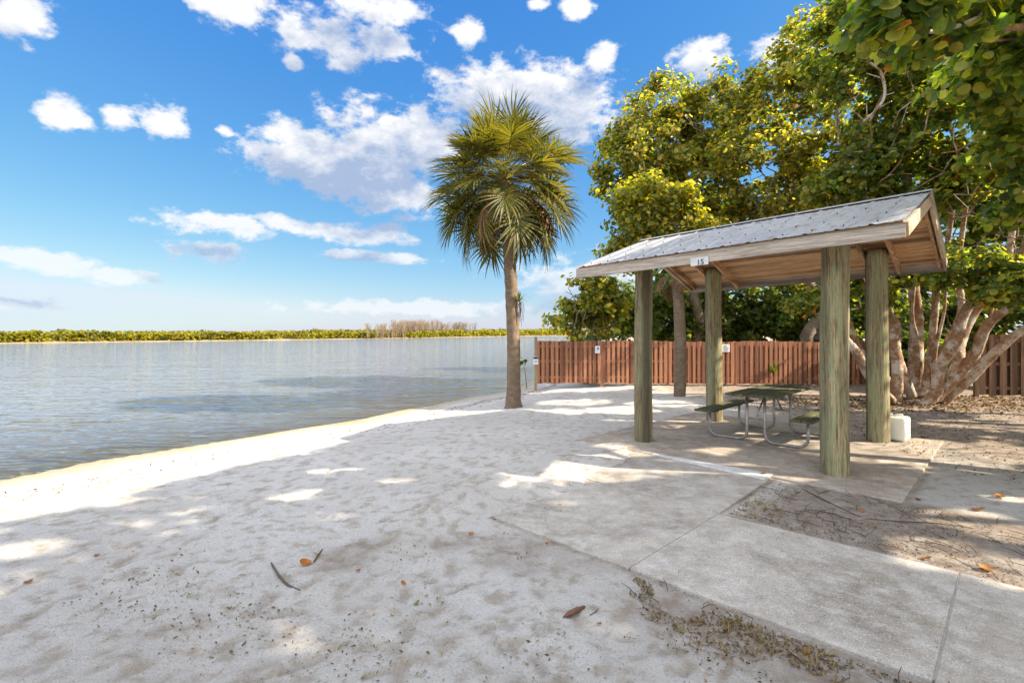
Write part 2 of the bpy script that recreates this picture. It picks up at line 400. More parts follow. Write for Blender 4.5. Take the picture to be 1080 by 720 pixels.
def make_ground():
    xs = np.concatenate([-np.geomspace(3000, 8, 34), np.arange(-7.8, -5, .12), np.arange(-5, 5.2, .025), np.arange(5.2, 14, .08), np.geomspace(14.2, 3000, 34)])
    ys = np.concatenate([-np.geomspace(3000, 1.2, 30), np.arange(-1, 1.6, .12), np.arange(1.6, 6.2, .025), np.arange(6.2, 13, .055), np.arange(13, 30, .25), np.geomspace(30.5, 4000, 34)])
    X, Y = np.meshgrid(xs, ys)
    Z = ground_z(X, Y)
    d = shore_d(X, Y)+.25*fbm(X*.5, Y*.5, 3, 5)
    pit = np.zeros_like(Z)
    r_ = np.random.default_rng(3)
    def dent(cx, cy, ang, L, W, depth):
        i0, i1 = np.searchsorted(xs, [cx-.35, cx+.35]); j0, j1 = np.searchsorted(ys, [cy-.35, cy+.35])
        if i1 <= i0 or j1 <= j0: return
        x = X[j0:j1, i0:i1]-cx; y = Y[j0:j1, i0:i1]-cy
        u = x*math.cos(ang)+y*math.sin(ang); w_ = -x*math.sin(ang)+y*math.cos(ang)
        q = np.sqrt((u/L)**2+(w_/W)**2)*(1+.35*fbm(x*14+cx*9, y*14, 2, 8))
        depth *= .6
        Z[j0:j1, i0:i1] += -depth*np.exp(-q**4)+depth*.6*np.exp(-((q-1.35)/.3)**2)
        pit[j0:j1, i0:i1] = np.maximum(pit[j0:j1, i0:i1], np.exp(-q**4))
    for k in range(1700):
        cy = 1.7+9.5*r_.random()**1.25; cx = -1.05*cy+r_.random()*2.1*cy*.95
        a, b = pav_ab(cx, cy)
        if shore_d(np.array(cx), np.array(cy)) < .9 or (a > -1.2 and b > -5.45 and b < 2.4): continue
        ang = r_.normal(math.radians(35), .7); s_ = r_.uniform(.3, 1.0)
        dent(cx, cy, ang, .068*s_, .030*s_*r_.uniform(.8, 1.5), .014*s_*r_.uniform(.4, 1.3))
    # trails of steps
    for (p0, p1) in (((150, 712), (560, 470)), ((420, 700), (500, 470)), ((600, 700), (560, 520)), ((60, 640), (360, 480)), ((330, 715), (640, 640))):
        A = gnd(*p0); B = gnd(*p1); n = int(np.linalg.norm(B-A)/.36); dv = (B-A)/np.linalg.norm(B-A); nv = np.array([-dv[1], dv[0], 0])
        for k in range(n):
            c = A+dv*(k*.36+r_.normal()*.05)+nv*((-1)**k*.09+r_.normal()*.04)
            dent(c[0], c[1], math.atan2(dv[1], dv[0])+r_.normal()*.15, .11, .04, .018)
    V = np.stack([X, Y, Z], -1).reshape(-1, 3)
    ny, nx = X.shape
    I = np.arange(nx*ny).reshape(ny, nx)
    Fc = np.stack([I[:-1, :-1], I[:-1, 1:], I[1:, 1:], I[1:, :-1]], -1).reshape(-1, 4)
    me = mesh_np('ground', V, Fc, True)
    fattr(me, 'pit', pit)
    fattr(me, 'wet', 1-sstep(-.1, .85, d+.22*fbm(X*1.6, Y*1.6, 3, 77)))
    a, b = pav_ab(X, Y)
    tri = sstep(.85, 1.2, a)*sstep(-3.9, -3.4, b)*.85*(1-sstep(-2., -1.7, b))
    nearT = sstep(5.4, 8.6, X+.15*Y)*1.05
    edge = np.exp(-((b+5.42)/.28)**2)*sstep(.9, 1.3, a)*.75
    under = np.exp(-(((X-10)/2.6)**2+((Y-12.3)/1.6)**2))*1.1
    def band(v0, w): return np.exp(-((v0)/w)**2)
    nz = .7+.5*fbm(X*5, Y*5, 3, 93)
    line = np.maximum.reduce([band(b+5.165, .035)*(a > -.6), band(b+3.56, .05)*(a > .9), band(b+1.95, .04)*(a > .82)*(a < 2.05), band(a-2.05, .05)*(b > -2)*(b < 2),
                              band(a-.83, .05)*(b > -3.55)*(b < -2), band(b-2.03, .06)*(np.abs(a) < 2.05), band(a+2.05, .05)*(np.abs(b) < 2)])*nz*1.1
    wrack = np.exp(-((d-.95-.2*fbm(X, Y, 2, 3))/.12)**2)*sstep(11, 14, Y)*.8
    seaweed = .7*sstep(.18, .5, fbm(X*1.3, Y*1.3, 4, 51))*np.exp(-((X+.8)**2+(Y-3.2)**2)/3.5)
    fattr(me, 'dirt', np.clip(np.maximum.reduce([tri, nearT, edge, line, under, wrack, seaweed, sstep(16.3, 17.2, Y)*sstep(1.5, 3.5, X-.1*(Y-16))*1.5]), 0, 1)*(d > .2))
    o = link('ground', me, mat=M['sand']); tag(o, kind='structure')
make_ground()

def make_water():
    xs = np.concatenate([-np.geomspace(4000, 26, 30), np.arange(-25, 8, .2), np.geomspace(8.2, 4000, 30)])
    ys = np.concatenate([-np.geomspace(3000, 3, 26), np.arange(-2, 34, .2), np.geomspace(34.5, 5000, 36)])
    X, Y = np.meshgrid(xs, ys)
    V = np.stack([X, Y, np.full_like(X, WZ)], -1).reshape(-1, 3)
    ny, nx = X.shape; I = np.arange(nx*ny).reshape(ny, nx)
    Fc = np.stack([I[:-1, :-1], I[:-1, 1:], I[1:, 1:], I[1:, :-1]], -1).reshape(-1, 4)
    me = mesh_np('water', V, Fc, True)
    dp = np.maximum(0, WZ-ground_z(X, Y, False))
    fattr(me, 'depth', 1-np.exp(-dp*2.4))
    tag(link('water', me, mat=M['water']), kind='structure')
make_water()

# ------------------------------------------------------------------ concrete slabs
def slab(name, pts, z, mat, th=.12, bevel=.008):
    m = MB(); n = len(pts)
    top = [(p[0], p[1], z) for p in pts]; bot = [(p[0], p[1], z-th) for p in pts]
    m.poly(top+bot, [tuple(range(n))]+[tuple(range(2*n-1, n-1, -1))]+[(i, i+n, (i+1) % n+n, (i+1) % n) for i in range(n)])
    # outline given clockwise or not: recalc below
    o = m.build(name, mat, bevel=bevel)
    import bmesh
    bm = bmesh.new(); bm.from_mesh(o.data); bmesh.ops.recalc_face_normals(bm, faces=bm.faces); bm.to_mesh(o.data); bm.free()
    return tag(o, kind='structure')
slab('shelter_floor', [pav(-2.02, -1.97), pav(2.02, -1.97), pav(2.02, 2.0), pav(-2.02, 2.0)], .004, M['pad'])
slab('walkway_link', [pav(-1.25, -3.57), pav(.85, -3.57), pav(.80, -1.985), pav(-1.3, -1.985)], 0, M['concrete'])
G_ = .008
slab('walkway_joint_dirt', [pav(.80, -5.12), pav(.90, -5.12), pav(.90, -3.63), pav(.80, -3.63)], -.006, M['sand'], .03, .001)
slab('walkway_joint_dirt', [pav(2.5, -5.1), pav(2.6, -5.1), pav(2.6, -3.57), pav(2.5, -3.57)], -.006, M['sand'], .03, .001)
slab('walkway', [pav(-1.2, -5.15), pav(.86-G_, -5.15), pav(.86-G_, -3.585), pav(-1.25, -3.585)], 0, M['concrete'])
slab('walkway', [pav(.86, -5.15), pav(2.55-G_, -5.13), pav(2.55-G_, -3.55), pav(.86, -3.62)], .003, M['concrete'])
slab('walkway', [pav(2.55, -5.13), pav(4.3-G_, -5.13), pav(4.3-G_, -3.5), pav(2.55, -3.55)], .001, M['concrete'])
slab('walkway', [pav(4.3, -5.13), pav(6.1, -5.13), pav(6.1, -3.5), pav(4.3, -3.5)], .002, M['concrete'])
slab('walkway_joint_strip', [pav(-.75, -1.99), pav(.78, -2.16), pav(.78, -1.86), pav(-.75, -1.93)], .011, M['white_strip'], .03, .004)

# ------------------------------------------------------------------ picnic shelter
sh = empty('picnic_shelter', PC, -math.pi/4)
tag(sh, 'open wooden picnic shelter on four round posts with gabled metal roof', 'shelter')
# local frame: x = D1, y = D2
EV, RG, HA, HB = 2.80, 3.47, 2.04, 2.0
SL = (RG-EV)/HB
def roof_z(y): return RG-abs(y)*SL
_m = MB(); _m.tube([(0, 0, -.006), (0, 0, .004), (0, 0, .010)], [.008, .008, .005], 6); _o = _m.build('screw', M['dark']); SCREW = _o.data; bpy.data.objects.remove(_o)
def sheet(sign):
    m = MB(); n = 88
    xs = np.linspace(-HA-.03, HA+.03, n*2+1)
    prof = []
    for i, x in enumerate(xs):
        ph = ((x+HA)/ .305) % 1.0
        h = .017*max(0, 1-abs(ph-.5)/.09) + .004*max(0, 1-abs(((x+HA)/.1017) % 1.0-.5)/.2)
        prof.append(h)
    ny = 5; V = []; th = .003
    for k in range(2):
        for j in range(ny):
            y = sign*(0.0+(HB+.04)*j/(ny-1))
            for x, h in zip(xs, prof): V.append((x, y, RG-abs(y)*SL+h+.022-(th if k else 0)))
    nx = len(xs); Fq = []
    I = lambda k, j, i: (k*ny+j)*nx+i
    for j in range(ny-1):
        for i in range(nx-1):
            a = (I(0, j, i), I(0, j, i+1), I(0, j+1, i+1), I(0, j+1, i)); b = (I(1, j, i), I(1, j+1, i), I(1, j+1, i+1), I(1, j, i+1))
            if sign > 0: Fq += [a[::1], b[::1]]
            else: Fq += [a[::-1], b[::-1]]
    for i in range(nx-1): Fq.append((I(0, ny-1, i), I(0, ny-1, i+1), I(1, ny-1, i+1), I(1, ny-1, i)))
    for j in range(ny-1):
        Fq.append((I(0, j, 0), I(0, j+1, 0), I(1, j+1, 0), I(1, j, 0))); Fq.append((I(0, j, nx-1), I(1, j, nx-1), I(1, j+1, nx-1), I(0, j+1, nx-1)))
    m.poly(V, Fq)
    o = m.build('roof_sheet', M['roof'], sh)
    for i in range(13):
        x = -HA+.305*(i+.5)+.03
        if x > HA: break
        for q in (.12, .75, 1.38, 1.88):
            so_ = link('screw', SCREW, o, loc=(x, sign*q, RG-q*SL+.03))
    return o
sheet(-1); sheet(1)
m = MB()
for sgn in (-1, 1):
    m.poly([(-HA-.035, 0, RG+.05), (HA+.035, 0, RG+.05), (HA+.035, sgn*.13, RG+.05-.13*SL), (-HA-.035, sgn*.13, RG+.05-.13*SL),
            (-HA-.035, 0, RG+.046), (HA+.035, 0, RG+.046), (HA+.035, sgn*.13, RG+.046-.13*SL), (-HA-.035, sgn*.13, RG+.046-.13*SL)],
           [(0, 1, 2, 3), (7, 6, 5, 4), (3, 2, 6, 7), (0, 3, 7, 4), (1, 5, 6, 2)])
m.build('ridge_cap', M['roof'], sh)
# deck boards under the sheets, ends a little uneven at the gables
cs = math.cos(math.atan(SL)); sn = math.sin(math.atan(SL))
for sgn in (-1, 1):
    m = MB(); r_ = np.random.default_rng(5+sgn)
    W = .136; nb = int((HB/cs)/(W+.013))
    for i in range(nb):
        s0 = (i+.5)*(W+.013)+.02
        e1 = r_.uniform(-.03, .0); e2 = r_.uniform(-.03, .0)
        cy = sgn*s0*cs; cz = RG-s0*sn-.006+r_.normal()*.0028
        L = 2*HA+e1+e2
        ay = np.array([0, sgn*cs, -sn]); ax = np.array([1., 0, 0])
        m.box(((e2-e1)/2, cy, cz), (L, W, .024), ax, ay, np.cross(ax, ay))
    m.build('ceiling_boards', M['soffit'], sh)
# fascia on both eaves
for sgn in (-1, 1):
    m = MB(); y = sgn*(HB+.0)
    m.box((0, y, EV-.085), (2*HA+.02, .038, .150))
    m.build('fascia_board', M['fascia'], sh, .004)
# barge boards (outer rake trim) and rafters
def slope_bar(x, y0, y1, w, h, dz, mat, name, bev=.003):
    m = MB(); s_ = 1 if y1 > y0 else -1
    zz = lambda y: RG-abs(y)*SL+dz
    a = np.array([x, y0, zz(y0)]); b = np.array([x, y1, zz(y1)])
    ay = (b-a)/np.linalg.norm(b-a); ax = np.array([1., 0, 0]); az = np.cross(ax, ay)
    if az[2] < 0: az = -az
    m.box((a+b)/2, (w, np.linalg.norm(b-a), h), ax, ay, az)
    return m.build(name, mat, sh, bev)
for x in (-HA-.012, HA+.012):
    for y1 in (-(HB-.03), HB-.03): slope_bar(x, .012*np.sign(y1), y1, .038, .14, -.085, M['barge'], 'barge_board')
for x in (-HA+.06, HA-.06):
    for y1 in (-(HB-.03), HB-.03): slope_bar(x, .02*np.sign(y1), y1, .04, .10, -.068, M['rafter'], 'rafter')
for px_ in (-1.29, 1.29):
    for off in (-.185, .185):
        for y1 in (-(HB-.03), HB-.03): slope_bar(px_+off, .02*np.sign(y1), y1, .04, .14, -.089, M['rafter'], 'rafter')
m = MB(); m.box((0, 0, RG-.13), (2*HA-.2, .04, .18)); m.build('ridge_beam', M['rafter'], sh, .003)
# round posts
for i, (a, b) in enumerate(((-1.29, -1.29), (-1.29, 1.29), (1.29, -1.29), (1.29, 1.29))):
    m = MB(); r_ = np.random.default_rng(50+i); nseg = 22; n = 28
    rad = [.136, .148, .150, .150][i] if (a, b) != (-1.29, 1.29) else .148
    top = roof_z(b)-.05-(.085 if a < 0 else .02)
    pts = []; V = []; ph = r_.uniform(0, 6, 4)
    for k in range(nseg+1):
        z = -.3+(top+.3)*k/nseg
        for q in range(n):
            an = 2*math.pi*q/n
            rr = rad*(1.03-.05*k/nseg)*(1+.012*math.sin(3*an+ph[0]+z)+.010*math.sin(7*an+ph[1]+z*2.2)+r_.normal()*.006)
            V.append((a+rr*math.cos(an)+.012*math.sin(z*1.3+ph[2]), b+rr*math.sin(an), z))
    Fq = [(k*n+q, k*n+(q+1) % n, (k+1)*n+(q+1) % n, (k+1)*n+q) for k in range(nseg) for q in range(n)]
    Fq.append(tuple(nseg*n+q for q in range(n)))
    m.poly(V, Fq, True); m.build('post', M['post'], sh)
# bolts through the rafters at post tops
for a in (-1.29, 1.29):
    for b in (-1.29, 1.29):
        for off in (-.21, .21):
            m = MB(); z = roof_z(b)-.16
            m.tube([(a+off-.012, b, z), (a+off+.012, b, z)], .016, 6); m.build('bolt', M['galv'], sh)
# number plate hung on the front fascia
def text_mesh(body, size, depth=.002):
    c = bpy.data.curves.new('t', 'FONT'); c.body = body; c.size = size; c.extrude = depth; c.align_x = 'CENTER'; c.align_y = 'CENTER'
    o = bpy.data.objects.new('t', c); COL.objects.link(o)
    dg = bpy.context.evaluated_depsgraph_get(); me = bpy.data.meshes.new_from_object(o.evaluated_get(dg))
    bpy.data.objects.remove(o); return me
def ray_ab(px, py, b):   # point on the plane y_local=b seen at a pixel
    d = np.array([(px-540)/F, 1, (HZ-py)/F]); o = np.array([0, 0, EYE])
    t_ = (b-np.dot(o-PC, D2))/np.dot(d, D2); p = o+d*t_
    return np.dot(p-PC, D1), p[2]
xa, za = ray_ab(737.5, 271, -HB-.03)
m = MB(); m.box((xa, -HB-.026, za), (.235, .008, .105)); pl = m.build('number_plate', M['plate'], sh, .002)
tm = text_mesh('15', .10); nm = link('number', tm, pl, M['black'])
nm.location = (xa+.015, -HB-.0335, za-.015); nm.rotation_euler = (math.pi/2, 0, 0)

for ch in list(sh.children):     # the old roof has settled towards its waterside end
    if ch.name.split('.')[0] in ('post', 'bolt'): continue
    for v_ in ch.data.vertices: v_.co.z += .026*(v_.co.x-HA)
    for g_ in ch.children:
        if g_.data == SCREW: g_.location.z += .026*(g_.location.x-HA)
        else: g_.location.z += .026*(xa-HA)
# ------------------------------------------------------------------ picnic table
tb0 = np.array([(3.49+3.49+1.27*.9)/2+.13, (7.52+7.52+1.27*.9)/2+.13, .004])
tb = empty('picnic_table', tb0, math.pi/4)     # local x = long axis (D2), local y = -D1
tag(tb, 'weathered picnic table of mossy planks on bent galvanized tube legs', 'picnic table')
r_ = np.random.default_rng(9)
for i in range(5):
    m = MB(); y = (i-2)*.146
    m.box((r_.normal()*.006, y, .738+r_.normal()*.003), (1.83, .138, .036)); m.build('table_plank', M['table'], tb, .006)
for sgn in (-1, 1):
    for k in range(2):
        m = MB(); m.box((r_.normal()*.006, sgn*(.635+.148*k), .437), (1.83, .14, .036)); m.build('bench_plank', M['table'], tb, .006)
def arc(c, r, a0, a1, ax, ay, n=7):
    return [np.array(c)+np.array(ax)*r*math.cos(a0+(a1-a0)*i/n)+np.array(ay)*r*math.sin(a0+(a1-a0)*i/n) for i in range(n+1)]
Y_ = np.array([0, 1., 0]); Z_ = np.array([0, 0, 1.])
for x in (-.62, .62):
    for sgn in (-1, 1):
        yi, yo, rr, zb = sgn*.13, sgn*.72, .13, .024
        X0 = np.array([x, 0, 0])
        pts = [X0+Y_*yi+Z_*.715, X0+Y_*yi+Z_*(zb+rr)]
        pts += arc(X0+Y_*(yi+sgn*rr)+Z_*(zb+rr), rr, math.pi, 1.5*math.pi, Y_*sgn, Z_)[1:]
        pts += arc(X0+Y_*(yo-sgn*rr)+Z_*(zb+rr), rr, 1.5*math.pi, 2*math.pi, Y_*sgn, Z_)
        pts += [X0+Y_*yo+Z_*.415]
        m = MB(); m.tube(pts, .022, 12); leg = m.build('leg', M['galv'], tb)
    m = MB(); m.box((x, 0, .708), (.04, .66, .022)); m.build('cross_bar', M['galv'], tb, .002)
    for sgn in (-1, 1):
        m = MB(); m.box((x, sgn*.71, .408), (.04, .27, .02)); m.build('seat_bracket', M['galv'], tb, .002)
    s_ = 1 if x < 0 else -1
    m = MB(); m.tube([(x, 0, .36), (x+s_*.42, 0, .70)], .014, 8); m.build('brace', M['galv'], tb)
    m = MB(); m.tube([(x, -.13, .36), (x, .13, .36)], .014, 8); m.build('brace', M['galv'], tb)

# ------------------------------------------------------------------ plastic jug
jp = gnd(948, 466); jg = empty('plastic_jug', (jp[0]+.06, jp[1]+.19, .0), -math.radians(50))
tag(jg, 'cloudy white square plastic water jug standing against the rear right post', 'jug')
import bmesh
def rbox(name, size, c, mat, parent, bev, seg=4):
    m = MB(); m.box(c, size); o = m.build(name, mat, parent)
    b = o.modifiers.new('b', 'BEVEL'); b.width = bev; b.segments = seg
    for p in o.data.polygons: p.use_smooth = True
    return o
rbox('body', (.38, .34, .37), (0, 0, .19), M['jug'], jg, .045)
m = MB(); m.tube([(-.05, 0, .37), (-.05, 0, .41), (-.05, 0, .416)], [.042, .042, .036], 16); m.build('cap', M['jug'], jg)
m = MB(); m.tube([(.02, 0, .365), (.035, 0, .405), (.11, 0, .405), (.125, 0, .365)], .014, 8); m.build('handle', M['jug'], jg)

# ------------------------------------------------------------------ leaves and trees
def quat_frames(nrm, r_):
    n = nrm/np.linalg.norm(nrm, axis=1, keepdims=True)
    a = r_.normal(size=n.shape); u = np.cross(n, a); u /= np.linalg.norm(u, axis=1, keepdims=True)+1e-9
    return u, np.cross(n, u), n
def leaf_geo(P, nrm, size, cols, r_, shape='round'):
    u, w, n = quat_frames(nrm, r_)
    if shape == 'round':
        T = np.array([(0, -.5, 0), (.36, -.34, .07), (.50, .02, .12), (.34, .37, .05), (0, .48, -.05), (-.34, .37, .05), (-.50, .02, .12), (-.36, -.34, .07)])
        FT = np.array([(0, 1, 2, 3, 4), (0, 4, 5, 6, 7)])
    else:
        T = np.array([(0, -.5, 0), (.2, -.15, .05), (.17, .2, .03), (0, .5, -.06), (-.17, .2, .03), (-.2, -.15, .05)])
        FT = np.array([(0, 1, 2, 3), (0, 3, 4, 5)])
    k = len(T); N_ = len(P)
    cup = r_.uniform(.3, 1.8, N_)[:, None]
    V = P[:, None, :]+size[:, None, None]*(T[None, :, 0:1]*u[:, None, :]*r_.uniform(.85, 1.1, (N_, 1, 1))+T[None, :, 1:2]*w[:, None, :]+(T[None, :, 2]*cup)[:, :, None]*n[:, None, :])
    Fc = (np.arange(N_)*k)[:, None, None]+FT[None]
    return V.reshape(-1, 3), Fc.reshape(-1, FT.shape[1]), np.repeat(cols, k, axis=0)

EDGE_Y = [-20, 2, 3.5, 4.65, 5.09, 7.55, 9.7, 11.2, 40]
EDGE_X = [-9, -6.4, -5.4, -4.75, -4.25, -2.95, -1.45, -.9, -.9]
GAPS = [(940, 478, .62), (985, 480, .68), (1045, 476, .7), (900, 470, .5), (838, 470, .42), (1020, 470, .5), (960, 470, .5), (862, 466, .25), (745, 476, .25), (800, 461, .2),
        (640, 497, .42), (585, 500, .38), (690, 493, .28), (560, 492, .25), (670, 478, .2), (545, 506, .25),
        (1020, 545, .26), (1000, 583, .33), (1060, 556, .26), (1070, 600, .3), (1075, 520, .3), (655, 431, .5), (610, 422, .6), (700, 424, .6), (820, 425, .5),
        (580, 435, .45), (770, 415, .8), (1010, 446, .5), (1070, 450, .5), (600, 530, .08),
        (348, 494, .17), (425, 505, .16), (322, 518, .17), (310, 521, .14), (370, 492, .14), (30, 575, .2), (650, 470, .2), (720, 452, .3)]
GAPW = [(gnd(a, b), r) for a, b, r in GAPS]
for x, y, zs in ((3.87, 6.06, (.5, .8, 1.15, 1.5, 1.85, 2.15)), (5.73, 7.95, (.3, .7, 1.0, 1.35, 1.75, 2.05)), (3.88, 9.68, (.2, .55, .9, 1.25))):
    for z in zs: GAPW.append((np.array([x, y, 0])+np.array([.1, -.05, 0])-S/S[2]*z, .26))
def sun_filter(P, r_, do_edge=True, do_gap=True):
    g = P-S[None]*(P[:, 2:3]/S[2])
    keep = np.ones(len(P), bool)
    if do_edge:
        e = np.interp(g[:, 1], EDGE_Y, EDGE_X)+.22*fbm(g[:, 0]*1.3, g[:, 1]*1.3, 3, 4)
        keep &= ~((g[:, 0] < e) & (g[:, 1] < 11))
    if do_gap:
        wob = 1+.55*fbm(g[:, 0]*2.4, g[:, 1]*2.4, 3, 14)
        for c, r in GAPW:
            q = np.hypot((g[:, 0]-c[0])/1.45, g[:, 1]-c[1])
            keep &= ~(q < 1.15*r*wob)
    return keep

PAL_LIT = 1.2*np.array([(.125, .15, .028), (.18, .19, .032), (.25, .225, .034), (.085, .12, .027), (.31, .255, .045), (.065, .095, .024)])
PAL_DARK = 1.7*np.array([(.035, .06, .014), (.05, .08, .018), (.07, .10, .02), (.028, .05, .013), (.10, .11, .022)])
def grow(trunks, tips, r_, tip_r=.010, expo=2.35, pathw=.25, stepl=.45):
    """trunks: list of (pts, radii). returns chains of (pts, radii)"""
    nodes = []; par = []; rad0 = []; plen = []
    for pts, rd in trunks:
        prev = -1
        for p, r in zip(pts, rd):
            nodes.append(np.array(p, float)); par.append(prev); rad0.append(r)
            plen.append(0 if prev < 0 else plen[prev]+np.linalg.norm(nodes[-1]-nodes[prev])); prev = len(nodes)-1
    ntr = len(nodes)
    arr = np.array(nodes)
    order = np.argsort([np.min(np.linalg.norm(arr-t_, axis=1)) for t_ in tips])
    buf = np.zeros((ntr+len(tips)*14+10, 3)); buf[:ntr] = arr; cnt = ntr
    pl = np.zeros(len(buf)); pl[:ntr] = plen
    ok = np.ones(len(buf), bool)
    low = min(p[2] for p in nodes)
    for i, (p) in enumerate(nodes):
        if p[2] < low+.8 and len(nodes) > 4: ok[i] = False
    for ti in order:
        t_ = tips[ti]
        dd = np.linalg.norm(buf[:cnt]-t_, axis=1)
        cost = dd+pathw*pl[:cnt]+(~ok[:cnt])*50+np.maximum(0, buf[:cnt, 2]-t_[2])*.8
        j = int(np.argmin(cost)); a = buf[j].copy(); L = dd[j]
        n = max(1, min(12, int(L/stepl)+1)); prev = j
        bend = r_.normal(size=3)*L*.09+np.array([0, 0, -L*.05])
        for k in range(1, n+1):
            f = k/n
            q = a*(1-f)+t_*f+bend*math.sin(math.pi*f)+(r_.normal(size=3)*L*.018 if k < n else 0)
            buf[cnt] = q; par.append(prev); rad0.append(0); pl[cnt] = pl[prev]+L/n; prev = cnt; cnt += 1
    acc = np.zeros(cnt); kids = [[] for _ in range(cnt)]
    for i in range(cnt):
        if par[i] >= 0: kids[par[i]].append(i)
    rad = np.zeros(cnt)
    for i in range(cnt-1, -1, -1):
        a = max(acc[i], tip_r**expo)
        rad[i] = max(a**(1/expo), rad0[i]) if rad0[i] else a**(1/expo)
        if par[i] >= 0: acc[par[i]] += a
    for i in range(ntr): rad[i] = rad0[i]
    chains = []; st = [(i, None) for i in range(cnt) if par[i] < 0]
    while st:
        i, frm = st.pop(); ch = ([frm] if frm is not None else [])+[i]
        cur = i
        while kids[cur]:
            ks = sorted(kids[cur], key=lambda q: -rad[q])
            for q in ks[1:]: st.append((q, cur))
            cur = ks[0]; ch.append(cur)
        rr = [rad[q] for q in ch]
        if frm is not None: rr[0] = min(rr[0], rr[1]*1.25)
        chains.append((buf[ch], rr))
    return chains
def catmull(pts, n=4):
    pts = [np.array(p, float) for p in pts]; out = []
    for i in range(len(pts)-1):
        p0, p1, p2, p3 = pts[max(i-1, 0)], pts[i], pts[i+1], pts[min(i+2, len(pts)-1)]
        for k in range(n):
            t_ = k/n
            out.append(.5*((2*p1)+(-p0+p2)*t_+(2*p0-5*p1+4*p2-p3)*t_**2+(-p0+3*p1-3*p2+p3)*t_**3))
    out.append(pts[-1]); return out
def lobe_tips(lobes, r_, shell=.5):
    T = []; C = []
    for (px, py, Y, rx, rz, ry, n) in lobes:
        c = at(px, py, Y); R_ = np.array([rx*Y/F, ry, rz*Y/F])
        k = 0
        while k < n:
            d = r_.normal(size=3); d /= np.linalg.norm(d)
            q = shell+(1-shell)*r_.random()**.6
            if d[2] < -.35 and shell > .3 and r_.random() < .5: continue
            q *= 1+.16*math.sin(d[0]*5+px)*math.cos(d[2]*4+py)
            T.append(c+d*R_*q); C.append(c-np.array([0, 0, R_[2]*.4])); k += 1
    return np.array(T), np.array(C)
def tree(name, label, cat, base, trunks, tips, cents, leaves_per=42, crad=.42, lsize=(.12, .21), pal=PAL_LIT, seed=1, bark='bark',
         group=None, hol=-.42, edge=False, gap=True, tip_r=.010, nside=7, odd=.010, shape='round', twigs=True, upw=.55):
    r_ = np.random.default_rng(seed)
    root = empty(name, base); tag(root, label, cat, group)
    base = np.array(base, float)
    if twigs:
        k0 = sun_filter(tips, r_, edge, False); tips, cents = tips[k0], cents[k0]
    m = MB()
    if twigs:
        for i, (p, r) in enumerate(grow(trunks, tips, r_, tip_r)):
            big = max(r) > .05
            if big:
                pp = catmull(p, 3); rr = np.interp(np.linspace(0, len(r)-1, len(pp)), np.arange(len(r)), r)
                m.tube([q-base for q in pp], list(rr), 14 if max(r) > .1 else 9, False, .045, i)
            else: m.tube([q-base for q in p], list(r), 5, False)
    else:
        for i, (p, r) in enumerate(trunks): m.tube([np.array(q)-base for q in p], list(r), 10, False, .03, i)
    m.build('trunk', M[bark], root)
    n = len(tips); lp = r_.poisson(leaves_per, n)
    ti = np.repeat(np.arange(n), lp); N_ = len(ti)
    d = r_.normal(size=(N_, 3)); d /= np.linalg.norm(d, axis=1, keepdims=True)
    sq = np.repeat(r_.uniform(.65, 1.25, n), lp)[:, None]
    P = tips[ti]+d*crad*sq*(r_.random((N_, 1))**.45)*np.array([1, 1, .75])
    hole = fbm(P[:, 0]*.85+3, P[:, 2]*.95, 2, 201)+fbm(P[:, 1]*.85, P[:, 2]*.95+7, 2, 207)
    kk = hole > hol; P, ti, d = P[kk], ti[kk], d[kk]
    k = sun_filter(P, r_, edge, gap); P, ti, d = P[k], ti[k], d[k]; N_ = len(P)
    outw = P-cents[ti]; outw /= np.linalg.norm(outw, axis=1, keepdims=True)+1e-6
    nrm = outw*.55+d*.35+np.array([0, 0, upw])+r_.normal(size=(N_, 3))*.5
    size = r_.uniform(*lsize, N_)
    ci = pal[r_.integers(0, len(pal), N_)]
    tint = np.repeat(r_.uniform(.7, 1.3, n), 1)[ti][:, None]
    col = ci*tint*r_.uniform(.75, 1.25, (N_, 1))
    o_ = r_.random(N_)
    col[o_ < odd] = np.array([.30, .12, .02]); col[(o_ > odd) & (o_ < odd*2)] = np.array([.26, .22, .03])
    V, Fc, C_ = leaf_geo(P-base, nrm, size, col, r_, shape)
    link('crown', mesh_np('crown', V, Fc, False, C_), root, M['leaf'])
    return root

def straight(p, r0, r1, n=6, seed=0, wob=.12):
    r_ = np.random.default_rng(seed); p = [np.array(q, float) for q in p]
    pts = catmull(p, 3); pts = [q+(r_.normal(size=3)*wob*np.array([1, 1, 0])*(0 if i == 0 else 1)) for i, q in enumerate(pts)]
    return (pts, list(np.linspace(r0, r1, len(pts))))
r0 = np.random.default_rng(21)
# tall sea grape behind the red fence
T, C = lobe_tips([(700, 148, 17, 58, 58, 1.7, 95), (664, 190, 16.6, 33, 58, 1.3, 60), (755, 130, 17.5, 55, 50, 1.8, 90), (735, 205, 16.8, 70, 55, 1.6, 100),
                  (675, 250, 16.8, 40, 34, 1.2, 45), (790, 230, 17.5, 60, 55, 1.6, 70), (690, 225, 14.6, 48, 34, .6, 60), (735, 260, 14.6, 36, 24, .5, 30)], r0)
tree('sea_grape_tree', 'tall yellow green sea grape crown left of the others, behind the red fence', 'tree', (6.9, 18.4, -.05),
     [straight([(6.9, 18.4, -.1), (6.7, 18.2, 2.2), (6.3, 17.8, 4.5), (6.0, 17.4, 7)], .22, .09, seed=1),
      straight([(7.0, 18.4, 1.2), (7.6, 18, 4), (7.8, 17.7, 6.5), (7.6, 17.6, 8.5)], .16, .06, seed=2)],
     T, C, 80, .45, (.085, .15), PAL_LIT, 31, 'darkbark', gap=False)
